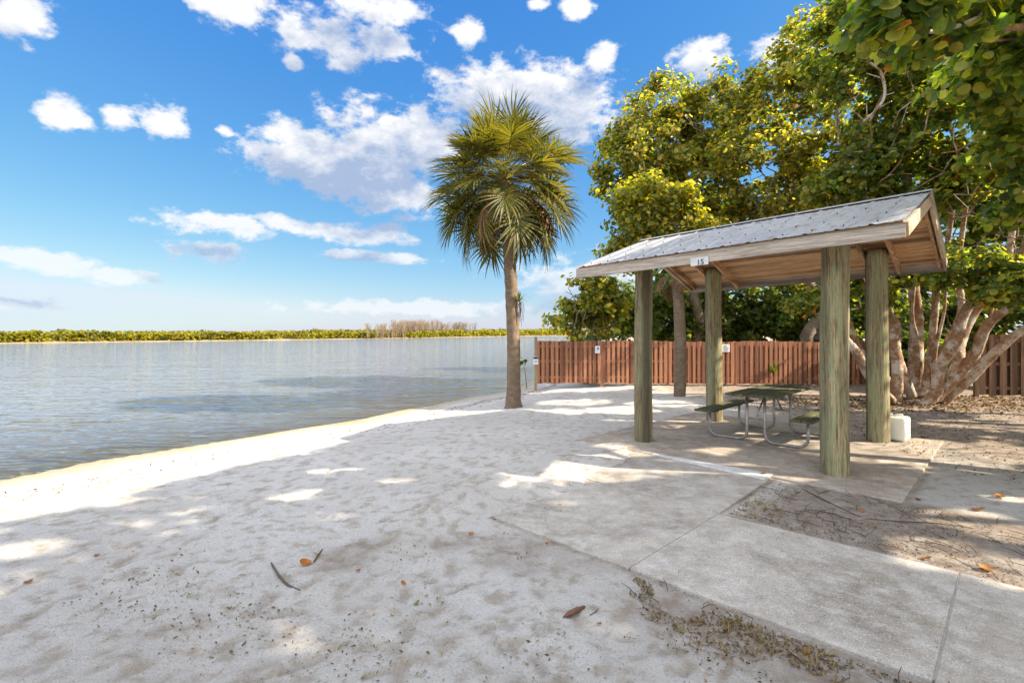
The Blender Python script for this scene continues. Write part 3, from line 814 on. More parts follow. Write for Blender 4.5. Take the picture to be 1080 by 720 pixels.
T, C = lobe_tips([(828, 112, 16.6, 50, 56, 1.9, 100), (800, 185, 16, 62, 55, 1.6, 90), (872, 66, 16, 45, 52, 1.8, 85), (880, 165, 16, 62, 65, 1.8, 110), (850, 250, 17, 70, 50, 1.5, 70)], r0)
tree('sea_grape_tree', 'sea grape behind the fence whose crown rises above the shelter ridge', 'tree', (10.4, 17.4, -.05),
     [straight([(10.4, 17.4, -.1), (10.2, 17.2, 2.5), (9.6, 16.9, 5), (9.2, 16.5, 7.5)], .24, .09, seed=3),
      straight([(10.4, 17.4, 1.5), (10.8, 17, 4.5), (10.6, 16.5, 8)], .17, .07, seed=4)],
     T, C, 80, .45, (.085, .15), PAL_LIT, 32, 'darkbark', gap=False)
# big many-stemmed sea grape right of the shelter
def stem(pts, w0, w1, n=4):
    P_ = [at(a, b, y) for a, b, y in pts]
    P_ = [p+(r0.normal(size=3)*np.array([.07, .1, .04]) if 0 < i else 0) for i, p in enumerate(P_)]
    q = catmull(P_, n)
    return (q, list(np.linspace(w0, w1, len(q))))
stems = [stem([(974, 430, 12.0), (989, 411, 11.9), (994, 388, 11.7), (1001, 362, 11.5), (1014, 335, 11.3), (1031, 315, 11.1), (1060, 292, 10.8), (1090, 240, 10.6)], .155, .075),
         stem([(985, 420, 12.1), (1012, 398, 11.8), (1031, 372, 11.4), (1052, 345, 11.0), (1085, 308, 10.6), (1130, 260, 10.3)], .145, .08),
         stem([(992, 424, 12.2), (1018, 398, 12.0), (1046, 371, 11.7), (1085, 347, 11.3), (1140, 320, 11.0)], .135, .08),
         stem([(990, 422, 12.4), (1003, 390, 12.4), (1012, 362, 12.4), (1032, 328, 12.3), (1056, 296, 12.2), (1075, 240, 12)], .15, .07),
         stem([(962, 418, 12.7), (955, 396, 12.7), (948, 368, 12.6), (945, 343, 12.5), (937, 313, 12.4), (934, 285, 12.3), (940, 230, 12.2)], .12, .06),
         stem([(945, 424, 12.5), (938, 385, 12.6), (935, 340, 12.7), (926, 290, 12.7), (915, 230, 12.7), (900, 160, 12.5)], .15, .075),
         stem([(966, 420, 13.2), (967, 372, 13.2), (966, 335, 13.2), (960, 300, 13.1), (958, 240, 12.8), (965, 150, 12.3)], .20, .09),
         stem([(974, 418, 12.8), (978, 376, 12.8), (985, 338, 12.8), (992, 300, 12.7), (1000, 250, 12.4), (1005, 180, 12)], .11, .05),
         stem([(940, 422, 12.3), (918, 402, 12.1), (905, 376, 11.9), (896, 350, 11.7), (884, 322, 11.5), (860, 300, 11.3)], .12, .07),
         stem([(935, 418, 12.7), (925, 398, 12.7), (912, 370, 12.6), (895, 334, 12.5), (880, 300, 12.4), (866, 240, 12.2)], .10, .06),
         stem([(982, 420, 12.9), (998, 372, 13.0), (1008, 330, 13.0), (1014, 280, 12.9), (1030, 200, 12.5)], .12, .05)]
for k in range(4):
    xb = r0.uniform(945, 1005); yb = 12.3+r0.uniform(0, .9); xt = xb+(xb-975)*r0.uniform(1.0, 2.6)+r0.normal()*12
    stems.append(stem([(xb, 418, yb), ((xb*2+xt)/3+r0.normal()*5, 372, yb), ((xb+2*xt)/3+r0.normal()*6, 325, yb), (xt, r0.uniform(240, 285), yb-.2)], .055, .025))
stems = [(p_, [q*.92 for q in r_]) for p_, r_ in stems]
T, C = lobe_tips([(902, 48, 12, 42, 55, 1.4, 75), (940, 112, 12, 66, 55, 1.6, 100), (1000, 95, 11.5, 66, 70, 1.7, 110), (1052, 185, 11, 60, 65, 1.4, 85),
                  (955, 185, 12.4, 60, 36, 1.2, 65), (1042, 272, 11.6, 48, 30, 1.0, 38), (950, 262, 13.4, 55, 35, .9, 30), (1095, 60, 11, 70, 85, 1.8, 80),
                  (880, 320, 12.6, 40, 22, .6, 18), (1020, 285, 10.9, 50, 22, .6, 34), (1070, 300, 10.3, 32, 20, .5, 22), (975, 275, 11.8, 38, 24, .6, 30), (930, 300, 12.0, 26, 26, .5, 22), (1100, 200, 10.5, 60, 70, 1.3, 40), (905, 190, 12.6, 45, 32, 1.1, 40)], r0)
tree('sea_grape_tree', 'spreading sea grape with many pale leaning stems, right of the shelter', 'tree', (10.2, 12.3, -.06),
     stems, T, C, 70, .40, (.085, .145), PAL_LIT*np.array([.78, .92, 1.0]), 33, 'bark', gap=True, tip_r=.011)
# background tree mass and shrubs beyond the fence
T, C = lobe_tips([(760, 270, 24, 95, 75, 1.6, 110), (890, 280, 23, 90, 85, 1.6, 110), (1010, 250, 21, 80, 110, 1.6, 110), (1090, 240, 20, 60, 120, 1.6, 80)], r0, .2)
tree('broadleaf_tree', 'dark dense broadleaf tree far back behind the fence and the stems', 'tree', (14, 22.5, -.05),
     [straight([(14, 22.5, -.1), (14, 22.3, 3), (14.3, 22, 6)], .3, .12, seed=5)], T, C, 44, .75, (.22, .36), PAL_DARK, 34, 'darkbark', gap=False)
for i, (px, py, Y, rx, rz, ry, n, lab, pal) in enumerate([
        (622, 328, 17.6, 40, 36, 1.1, 130, 'pale yellow bush over the fence near its waterside end', PAL_LIT*1.15),
        (690, 334, 18.6, 44, 38, 1.0, 100, 'leafy green shrub behind the fence, left of the second palm trunk', PAL_DARK*1.3),
        (765, 334, 18.8, 50, 38, 1.0, 100, 'dark shrub behind the fence above the right hand white notice', PAL_DARK),
        (838, 334, 18.4, 46, 40, 1.0, 100, 'dark shrub behind the fence above the green air plant', PAL_DARK),
        (915, 334, 17.6, 46, 46, 1.0, 100, 'dark shrub behind the fence, between the two right shelter posts', PAL_DARK),
        (990, 334, 15.6, 50, 50, 1.0, 100, 'dark shrub just behind the pale leaning tree stems', PAL_DARK),
        (975, 378, 14.6, 40, 32, .6, 60, 'low dark bush right behind the base of the pale leaning stems', PAL_DARK),
        (1070, 334, 15.4, 50, 58, 1.0, 80, 'dark shrub behind the old brown fence at the right edge', PAL_DARK),
        (650, 330, 23.5, 60, 34, 1.3, 90, 'far shrub seen over the fence between pale bush and palm trunk', PAL_DARK),
        (760, 326, 23.5, 80, 44, 1.3, 120, 'far wide shrub in the gap beneath the tall left crown', PAL_DARK),
        (880, 322, 22.5, 80, 50, 1.3, 120, 'far shrub seen between the shelter roof and the fence', PAL_DARK)]):
    T, C = lobe_tips([(px, py, Y, rx, rz, ry, n)], r0, .25); b = at(px, HZ, Y); bx, by = b[0], Y+.2
    tree('shrub', lab, 'shrub', (bx, by, -.06), [straight([(bx+q*.15, by, -.1), (bx+q*.4, by-.1, .9), (bx+q*.7, by-.1, 1.8)], .06, .025, seed=60+i*3+q) for q in (-1, 0, 1)],
         T, C, 46, .45, (.11, .19), pal, 40+i, 'darkbark', gap=False)

# near trees at the right: in-frame sprays plus the canopies that shade the beach
near_lobes = [(948, 6, 4.9, 34, 24, .35, 13), (1002, 8, 5.3, 50, 30, .5, 18), (1052, 50, 7.6, 48, 58, .8, 44), (1074, 140, 8.6, 42, 62, .8, 40), (1095, 20, 6.4, 60, 60, .8, 36),
              (1110, 215, 9.2, 52, 50, .7, 24)]
Tn, Cn = lobe_tips(near_lobes, r0, .3)
def canopy(n, r_):
    T = []; k = 0
    while len(T) < n and k < 60000:
        k += 1
        gx = r_.uniform(-6.2, 9.5); gy = r_.uniform(-1.5, 10.8)
        if gx < np.interp(gy, EDGE_Y, EDGE_X)-.3: continue
        z = r_.uniform(5.0, 9.6)
        p = np.array([gx, gy, 0])+S/S[2]*z
        if p[0] > 19: continue
        px = 540+F*p[0]/max(p[1], .1); py = HZ-F*(p[2]-EYE)/max(p[1], .1)
        if p[1] > .3 and px < 1125 and py > -45: continue
        if p[0] < 5.0 and p[2] < 6.5: continue
        T.append(p)
    return np.array(T)
Tc = canopy(1900, r0)
trunks3 = {'a': (9.6, 4.6), 'b': (13.2, 1.0), 'c': (15.0, 8.2)}
lab3 = {'a': 'near sea grape reaching in with big leaves at the upper right', 'b': 'sea grape standing out of frame to the right near the walkway',
        'c': 'sea grape out of frame right beyond the leaf litter'}
keys = list(trunks3); cen = np.array([trunks3[k] for k in keys])
asg = np.argmin(np.linalg.norm(Tc[:, None, :2]-cen[None], axis=2), axis=1)
for i, k in enumerate(keys):
    t_ = Tc[asg == i]; c_ = np.tile(np.array([*cen[i], 5.5]), (len(t_), 1))
    x, y = cen[i]
    tr = [straight([(x, y, -.1), (x-.1, y+.1, 1.5), (x-.5, y+.2, 3.4), (x-1.2, y+.5, 5.6)], .24, .09, seed=80+i),
          straight([(x+.1, y, .3), (x+.5, y-.3, 2.2), (x+.7, y-.8, 4.2), (x+.3, y-1.4, 6.2)], .19, .08, seed=84+i),
          straight([(x, y+.1, .3), (x+.4, y+.7, 2.3), (x+.4, y+1.5, 4.4), (x, y+1.9, 6.4)], .18, .07, seed=88+i)]
    if k == 'a':
        tr.append(straight([(x, y, .8), (x-1.4, y+.5, 2.9), (x-2.8, y+.7, 4.3), (x-4.2, y+.6, 4.9)], .13, .035, seed=92, wob=.05))
        t_ = np.concatenate([t_, Tn]); c_ = np.concatenate([c_, Cn-np.array([0, 0, .4])])
    tree('sea_grape_tree', lab3[k], 'tree', (x, y, -.05), tr, t_, c_, 56, .42, (.10, .185), PAL_LIT*np.array([.9, 1.12, 1.1]), 70+i, 'bark', hol=-.80, edge=True, gap=True)

# ------------------------------------------------------------------ palms
def frond_mesh(seed, droop, petl, blade, dead=False, nseg=34):
    r_ = np.random.default_rng(seed); V = []; Fc = []; C = []
    pal = np.array([(.165, .15, .03), (.12, .13, .028), (.07, .09, .024), (.205, .17, .032)]) if not dead else np.array([(.22, .135, .065), (.16, .095, .045), (.27, .18, .09), (.11, .065, .035)])
    # costa: curve bending down
    def costa(s):   # s in metres along
        L = petl+.45; a = -droop*(s/L)**1.5*.9
        return a
    pts = []; p = np.array([0, 0, 0.]); n = 16; L = petl+.42
    for i in range(n+1):
        pts.append(p.copy()); a = costa(L*i/n); p = p+np.array([math.cos(a), 0, math.sin(a)])*L/n
    def along(s):
        f = np.clip(s/L*n, 0, n); i = min(int(f), n-1); return pts[i]*(1-(f-i))+pts[i+1]*(f-i), costa(s)
    # petiole strip (folded)
    b0 = 0
    for i in range(n+1):
        w = .022*(1-.55*i/n); q = pts[i]
        V += [q+np.array([0, -w, .006]), q+np.array([0, 0, -.012]), q+np.array([0, w, .006])]
        C += [np.array((.17, .16, .05)) if not dead else np.array((.25, .16, .08))]*3
    for i in range(n):
        for k in range(2): Fc.append((i*3+k, i*3+k+1, i*3+k+4, i*3+k+3))
    for k in range(nseg):
        f = (k+.5)/nseg*2-1
        ang = f*math.radians(150)*(1 if abs(f) < .8 else 1.03)
        s = petl+.42*(1-abs(f))**.8
        o, a0 = along(s)
        ln = blade*(1-.42*abs(f)**2.2)*r_.uniform(.88, 1.08)
        ca = math.cos(a0); sa = math.sin(a0)
        ex = np.array([ca, 0, sa]); ez = np.array([-sa, 0, ca]); ey = np.array([0, 1., 0])
        d = ex*math.cos(ang)+ey*math.sin(ang)
        lift = .25*abs(math.sin(ang))*(1 if not dead else -1.5)   # fan folded to a shallow V
        d = d+ez*lift; d /= np.linalg.norm(d)
        side = np.cross(ez, d); side /= np.linalg.norm(side)
        w = .027*r_.uniform(.8, 1.1); c = pal[r_.integers(0, 4)]*r_.uniform(.75, 1.2)
        dr = (.28+.5*droop)*r_.uniform(.5, 1.5)*(2.2 if dead else 1); tw = r_.normal()*.12
        ns = 5; base = len(V); q = o.copy(); dd = d.copy()
        for j in range(ns+1):
            g = j/ns; ww = w*(.5+1.25*g if g < .42 else (1-g)*1.76+.02)
            V += [q-side*ww+ez*.35*ww, q.copy(), q+side*ww+ez*.35*ww]
            cc = c*(1 if dead else (1-.25*g)); C += [cc]*3
            dd = dd+np.array([0, 0, -1.])*dr*(g**1.6)*.55+side*tw*.3; dd /= np.linalg.norm(dd)
            q = q+dd*ln/ns
        for j in range(ns):
            for t_ in range(2): Fc.append((base+j*3+t_, base+j*3+t_+1, base+j*3+t_+4, base+j*3+t_+3))
    return mesh_np('frond', np.array(V), np.array(Fc), False, np.array(C))
VAR = {}
for i in range(4):
    VAR['up', i] = frond_mesh(100+i, .28, .82, .86); VAR['mid', i] = frond_mesh(110+i, .60, 1.02, .84); VAR['low', i] = frond_mesh(120+i, 1.0, 1.08, .84)
    VAR['dead', i] = frond_mesh(130+i, 1.15, 1.0, .78, True)
for k, me in VAR.items(): me.materials.append(M['dry' if k[0] == 'dead' else 'palm'])
def palm(name, label, base, top, r0_, r1_, nlive, ndead, seed, scale=1.0, flare=1.5, deadaz=None):
    r_ = np.random.default_rng(seed)
    root = empty(name, base); tag(root, label, 'palm tree')
    b = np.array(base, float); tp = np.array(top, float)-b
    m = MB(); n = 46; k = 20; V = []
    for i in range(n+1):
        f = i/n; c = tp*f+np.array([.10*math.sin(f*3.0), .05*math.sin(f*4), 0])*(1-f)*1.2; c[2] = tp[2]*f-.12*(1-f)
        rr = r0_*(1-f)+r1_*f; rr *= 1+(flare-1)*math.exp(-f*tp[2]/.16)+.06*math.exp(-((f-.97)/.08)**2)
        for q in range(k):
            a = 2*math.pi*q/k; g = rr*(1+.022*math.sin(i*2.4+q*.3)+r_.normal()*.04+(.12*max(0, math.sin(a*3+1))*math.exp(-f*tp[2]/.12)))
            V.append((c[0]+g*math.cos(a), c[1]+g*math.sin(a), c[2]))
    m.poly(V, [(i*k+q, i*k+(q+1) % k, (i+1)*k+(q+1) % k, (i+1)*k+q) for i in range(n) for q in range(k)]+[tuple(n*k+q for q in range(k))], True)
    m.build('trunk', M['palmbark'], root)
    ga = 2.39996
    for i in range(nlive):
        f = (i+.5)/nlive; el = math.asin(max(-.72, .985-1.62*f))+r_.normal()*.13; az_ = i*ga+r_.normal()*.15
        if el < -.05 and math.sin(az_) < -.55 and i % 3: az_ = az_+(1.1 if math.cos(az_) > 0 else -1.1)
        kind = 'up' if el > .55 else ('mid' if el > -.08 else 'low')
        o = link('frond', VAR[kind, int(r_.integers(0, 4))], root)
        o.location = tp+np.array([0, 0, .32-.55*f]); s = scale*r_.uniform(.9, 1.1)*{'low': 1.08, 'mid': 1.0, 'up': .9}[kind]
        o.rotation_euler = (r_.normal()*.25, -el, az_); o.scale = (s, s, s)
    for i in range(nlive//5):
        o = link('frond', VAR['mid', int(r_.integers(0, 4))], root)
        o.location = tp+np.array([0, 0, .1]); s = scale*r_.uniform(.8, 1.0)
        o.rotation_euler = (r_.normal()*.25, -r_.uniform(.1, .8), i*ga*1.37); o.scale = (s, s, s)
    for i in range(ndead):
        az = i*ga if deadaz is None else math.radians(r_.normal(deadaz if i % 3 else 195, 24))
        o = link('dry_frond', VAR['dead', int(r_.integers(0, 4))], root)
        o.location = tp+np.array([0, 0, -.12-.25*r_.random()]); s = scale*r_.uniform(.8, 1.05)
        o.rotation_euler = (r_.normal()*.25, -math.radians(r_.uniform(-42, -4)), az); o.scale = (s, s, s)
    return root
pb = gnd(541, 425); PT = at(533, 192, 12.1)
palm('cabbage_palm', 'tall cabbage palm with full round crown standing alone by the water', (pb[0], 12.1, -.05), (PT[0], 12.1, PT[2]),   .165, .135, 84, 18, 17, .93, 1.45, 0)
p2 = gnd(719, 418)
palm('cabbage_palm', 'rough cabbage palm trunk between the left shelter posts, crown lost in leaves', (p2[0], p2[1]+.2, -.05), (p2[0]-.06, p2[1]+.2, 3.55), .155, .14, 4, 8, 18, .5, 1.1)

# small plants: air plants and a seedling
def tuft(name, label, cat, loc, n, ln, spread, down, col, seed, w=.012):
    r_ = np.random.default_rng(seed); V = []; Fc = []; C = []
    for i in range(n):
        az = r_.uniform(0, 6.28); el = r_.uniform(.1, 1.3); d = np.array([math.cos(az)*math.cos(el)*spread, math.sin(az)*math.cos(el)*spread, math.sin(el)])
        L = ln*r_.uniform(.6, 1.1); q = np.zeros(3); side = np.cross(d, [0, 0, 1.]); side /= np.linalg.norm(side)+1e-6; b = len(V)
        c = np.array(col)*r_.uniform(.6, 1.3)
        for j in range(6):
            g = j/5; ww = w*(1-g)+.001
            V += [q-side*ww, q+side*ww+np.array([0, 0, .002])]; C += [c, c]
            d = d+np.array([0, 0, -down*.35*g*r_.uniform(.6, 1.4)]); d /= np.linalg.norm(d); q = q+d*L/5
        for j in range(5): Fc.append((b+j*2, b+j*2+1, b+j*2+3, b+j*2+2))
    root = empty(name, loc); tag(root, label, cat)
    link('leaves', mesh_np('leaves', np.array(V), np.array(Fc), False, np.array(C)), root, M['leaf'])
    return root
ap = at(546, 318, 12.1)
o = tuft('air_plant', 'grey air plant with trailing strands clinging to the lone palm trunk', 'plant', (ap[0]+.02, 12.0, ap[2]), 40, .34, .8, 1.2, (.09, .10, .06), 5, .014)
m = MB(); r_ = np.random.default_rng(4)
for k in range(9): 
    x = r_.normal()*.03+.03; m.tube([(x, r_.normal()*.02, 0), (x+r_.normal()*.03, 0, -.2), (x+.02+r_.normal()*.03, 0, -.35-.25*r_.random())], [.008, .007, .003], 5)
m.build('strands', M['twig'], o)
# ------------------------------------------------------------------ fences
def fence(name, label, A, B, h, pitch, bw, mat, zb=.04, npanel=4, posts=True, stub=False):
    A = np.array([*A, 0.]); B = np.array([*B, 0.]); d = (B-A); L = np.linalg.norm(d); d /= L; nv = np.array([d[1], -d[0], 0])   # nv towards the viewer
    root = empty(name, A, math.atan2(d[1], d[0])); tag(root, label, 'fence')
    r_ = np.random.default_rng(int(L*100)); X_ = np.array([1., 0, 0]); Yv = np.array([0, -1., 0])
    PLn = L/npanel; dzs = r_.normal(size=npanel)*.02
    for p in range(npanel):
        m = MB(); x0, x1 = p*PLn, (p+1)*PLn; n = int(round(PLn/pitch))
        for i in range(n):
            x = x0+(i+.5)*PLn/n
            hh = h+dzs[p]+r_.normal()*.008; z0 = zb+r_.normal()*.01
            m.box((x+r_.normal()*.003, -.036, (z0+hh)/2), (bw*r_.uniform(.95, 1.02), .018, hh-z0))
            if i < n-1: m.box((x+PLn/n/2, .045, (z0+hh)/2), (bw*1.42, .018, hh-z0))
        m.build('picket_panel', mat, root)
        for z in (zb+.18, (zb+h)/2+.02, h-.17):
            r2 = MB(); r2.box(((x0+x1)/2, 0, z+dzs[p]), (PLn-.11, .05, .085)); r2.build('rail', mat, root, .003)
    for p in range(npanel+1):
        m = MB(); hz = h+(.14 if p == 0 and stub else .0)
        m.box((p*PLn, 0.0, hz/2-.2), (.095, .05 if 0 < p < npanel else .09, hz+.4)); m.build('fence_post', M['stub'] if (stub and p == 0) else mat, root, .004)
    return root
fA = gnd(565, 405); 
F0 = (fA[0], 16.35); F1 = (11.3, 15.95)
red = fence('wooden_fence', 'red brown board on board fence running back from the water', F0, F1, 1.40, .152, .093, M['fence_red'], .05, 5, stub=True)
fence('wooden_fence', 'old brown wide board fence behind the pale leaning stems', (12.35, 13.45), (15.6, 12.8), 1.62, .235, .16, M['fence_old'], .03, 2)
def on_fence(px, py):
    d = np.array([(px-540)/F, 1, (HZ-py)/F]); A = np.array(F0); B = np.array(F1); e = (B-A)/np.linalg.norm(B-A); n = np.array([e[1], -e[0]])
    t_ = np.dot(A, n)/(d[0]*n[0]+d[1]*n[1]); p = np.array([0, 0, EYE])+d*t_
    return p, math.atan2(e[1], e[0]), n
def notice(px, py, w, h, label, marks, dark_top=False):
    p, rz, n = on_fence(px, py)
    root = empty('notice_sign', (p[0]+n[0]*.052, p[1]+n[1]*.052, p[2]), rz); tag(root, label, 'sign')
    m = MB(); m.box((0, 0, 0), (w, .012, h)); m.build('plate', M['white'], root, .002)
    for (x, z, a, b, mt) in marks:
        m = MB(); m.box((x, -.0085, z), (a, .003, b)); m.build('printed_mark', M[mt], root)
notice(565, 380, .16, .26, 'white notice with dark top band on the waterside end of the fence', [(0, .085, .15, .07, 'black'), (0, -.02, .10, .015, 'dark'), (0, -.06, .10, .012, 'dark')])
notice(630, 368.5, .15, .23, 'small white notice with blue mark near the middle of the left fence', [(.01, .03, .06, .08, 'blue'), (0, -.06, .09, .014, 'blue')])
notice(765, 367, .24, .24, 'white notice on the fence beside the rear left shelter post', [(-.02, .06, .10, .03, 'blue'), (0, .0, .15, .012, 'dark'), (0, -.04, .15, .012, 'dark'), (-.01, -.075, .12, .012, 'dark')])
p, rz, n = on_fence(814, 392)
tuft('air_plant', 'green tufted air plant growing on the fence boards behind the table', 'plant', (p[0]+n[0]*.06, p[1]+n[1]*.08, p[2]), 60, .42, .7, 1.0, (.06, .10, .02), 6, .016)
p = at(553, 386, 16.9)
T = np.array([p+np.array(q) for q in ((0, 0, 0), (-.12, .05, .1), (.1, -.05, -.12), (-.18, 0, -.15), (.05, 0, .2))])
tree('mangrove_seedling', 'small green mangrove sprig at the waterside end of the fence', 'shrub', (p[0]+.1, 16.9, -.3), [straight([(p[0]+.1, 16.9, -.35), (p[0]+.05, 16.9, .2), (p[0], 16.9, .5)], .02, .01, seed=7, wob=.01)],
     T, np.tile(p-np.array([0, 0, .4]), (5, 1)), 14, .15, (.08, .13), PAL_DARK, 88, 'darkbark', gap=False, tip_r=.005)

# ------------------------------------------------------------------ far shore
BX = np.array([-1500, -420, -200, -140, -85, -60, -38, -12, 9, 60, 200, 900])
BY = np.array([-1500, -160, -10, 40, 84, 112, 146, 200, 240, 300, 420, 900])
def bank_pts(n, x0, x1):
    s = np.linspace(x0, x1, n); return s, np.interp(s, BX, BY)
s, y = bank_pts(240, -1500, 900)
nv = np.stack([-np.gradient(y), np.gradient(s)], -1); nv /= np.linalg.norm(nv, axis=1, keepdims=True)
wob = .9*fbm(s*.08, y*.08, 3, 61)
rows = []
for off, z in ((-1.5, -.6), (0, -.12), (1.5, .12), (8, .35), (60, .6), (700, 1.0)):
    rows.append(np.stack([s+nv[:, 0]*(off+wob), y+nv[:, 1]*(off+wob), np.full_like(s, z)], -1))
V = np.concatenate(rows); n = len(s)
Fc = np.array([(r*n+i, r*n+i+1, (r+1)*n+i+1, (r+1)*n+i) for r in range(5) for i in range(n-1)])
t = NT('far_bank'); v = t.coord(gen='World')
mb_ = t.pbr(t.ramp(t.noise(v, .25, 5), ((.3, (.20, .16, .09)), (.7, (.34, .28, .17)))), .9)
tag(link('far_bank', mesh_np('far_bank', V, Fc, True), mat=mb_), kind='structure')
def thicket():
    r_ = np.random.default_rng(12); P = []; N_ = 90000
    s = np.concatenate([r_.uniform(-105, 30, N_*3//4), r_.uniform(-260, 120, N_//4)]); N_ = len(s)
    y = np.interp(s, BX, BY); e = 1.0
    tx = np.interp(s+e, BX, BY)-np.interp(s-e, BX, BY); nn = np.stack([-tx, np.full_like(tx, 2*e)], -1); nn /= np.linalg.norm(nn, axis=1, keepdims=True)
    dep = 14*r_.random(N_)**1.6
    wob = .9*fbm(s*.08, y*.08, 3, 61)
    x2 = s+nn[:, 0]*(dep+wob+.3); y2 = y+nn[:, 1]*(dep+wob+.3)
    dist = np.hypot(x2, y2)
    hmax = (1.42+.0068*np.maximum(dist-110, 0)+.75*fbm(s*.16, y*.16+dep*.1, 4, 66)+.35*fbm(s*.9, dep*.5, 2, 67))*(1+.12*(dep > 5))
    z = hmax*r_.random(N_)**.55
    dens = fbm(x2*.8, z*1.4, 3, 68)
    k = dens > -.30; 
    P = np.stack([x2, y2, z], -1)[k]; N2 = len(P)
    nrm = np.stack([r_.normal(size=N2)+.4, r_.normal(size=N2)-.6, np.abs(r_.normal(size=N2))+.4], -1)
    pal = np.array([(.20, .20, .014), (.26, .235, .016), (.14, .155, .014), (.32, .26, .02), (.06, .075, .012)])
    col = pal[r_.integers(0, 5, N2)]*r_.uniform(.7, 1.25, (N2, 1))*(1+.35*fbm(P[:, 0]*.25, P[:, 1]*.25, 2, 69))[:, None]
    V, Fc, C = leaf_geo(P, nrm, r_.uniform(.28, .55, N2)*(np.clip(dist[k]/110, .7, 2)), col, r_, 'round')
    tag(link('mangrove_thicket', mesh_np('mangrove_thicket', V, Fc, False, C), mat=M['leaf']), kind='stuff')
thicket()
def bare_trees():
    r_ = np.random.default_rng(14); V = []; Fc = []; C = []
    def quad(a, b, w0, w1, c):
        d = b-a; s1 = np.cross(d, [0.3, 1, .1]); s1 /= np.linalg.norm(s1)+1e-9; s2 = np.cross(d, s1); s2 /= np.linalg.norm(s2)+1e-9; i0 = len(V)
        for q, w in ((a, w0), (b, w1)):
            for k in range(3): V.append(q+(s1*math.cos(k*2.094)+s2*math.sin(k*2.094))*w); C.append(c)
        for k in range(3): Fc.append((i0+k, i0+(k+1) % 3, i0+3+(k+1) % 3, i0+3+k))
    for i in range(210):
        px = np.clip(r_.normal(437, 24), 388, 500); 
        if r_.random() < .12: px = r_.uniform(478, 492)
        s_ = np.interp(px, [385, 440, 500], [-46, -31, -14]); Y = np.interp(s_, BX, BY)+r_.uniform(2, 9)
        x = (px-540)/F*Y; env = 1.0 if 410 < px < 465 else .68
        H = (2.6+2.9*env*r_.uniform(.55, 1.0))*Y/155*.86
        c = np.array((.22, .16, .10))*r_.uniform(.7, 1.3)
        q = np.array([x, Y, 0.]); d = np.array([r_.normal()*.08, r_.normal()*.08, 1])
        for j in range(4):
            e = q+d*H/4+np.array([r_.normal()*.12, r_.normal()*.1, 0]); quad(q, e, .045*(1-j/5), .045*(1-(j+1)/5), c)
            for k in range(7 if j else 2):
                a = r_.uniform(0, 6.28); f = r_.random(); b0 = q*(1-f)+e*f
                bd = np.array([math.cos(a)*.55, math.sin(a)*.55, .95])*H*.3*r_.uniform(.5, 1)
                quad(b0, b0+bd, .026, .012, c)
                for g_ in range(4):
                    f2 = r_.uniform(.3, 1); t0 = b0+bd*f2
                    quad(t0, t0+np.array([r_.normal()*.3, r_.normal()*.3, abs(r_.normal())*.4])*H*.12, .022, .01, c)
            q = e
    tag(link('bare_thicket', mesh_np('bare_thicket', np.array(V), np.array(Fc), False, np.array(C)), mat=M['litter']), kind='stuff')
bare_trees()

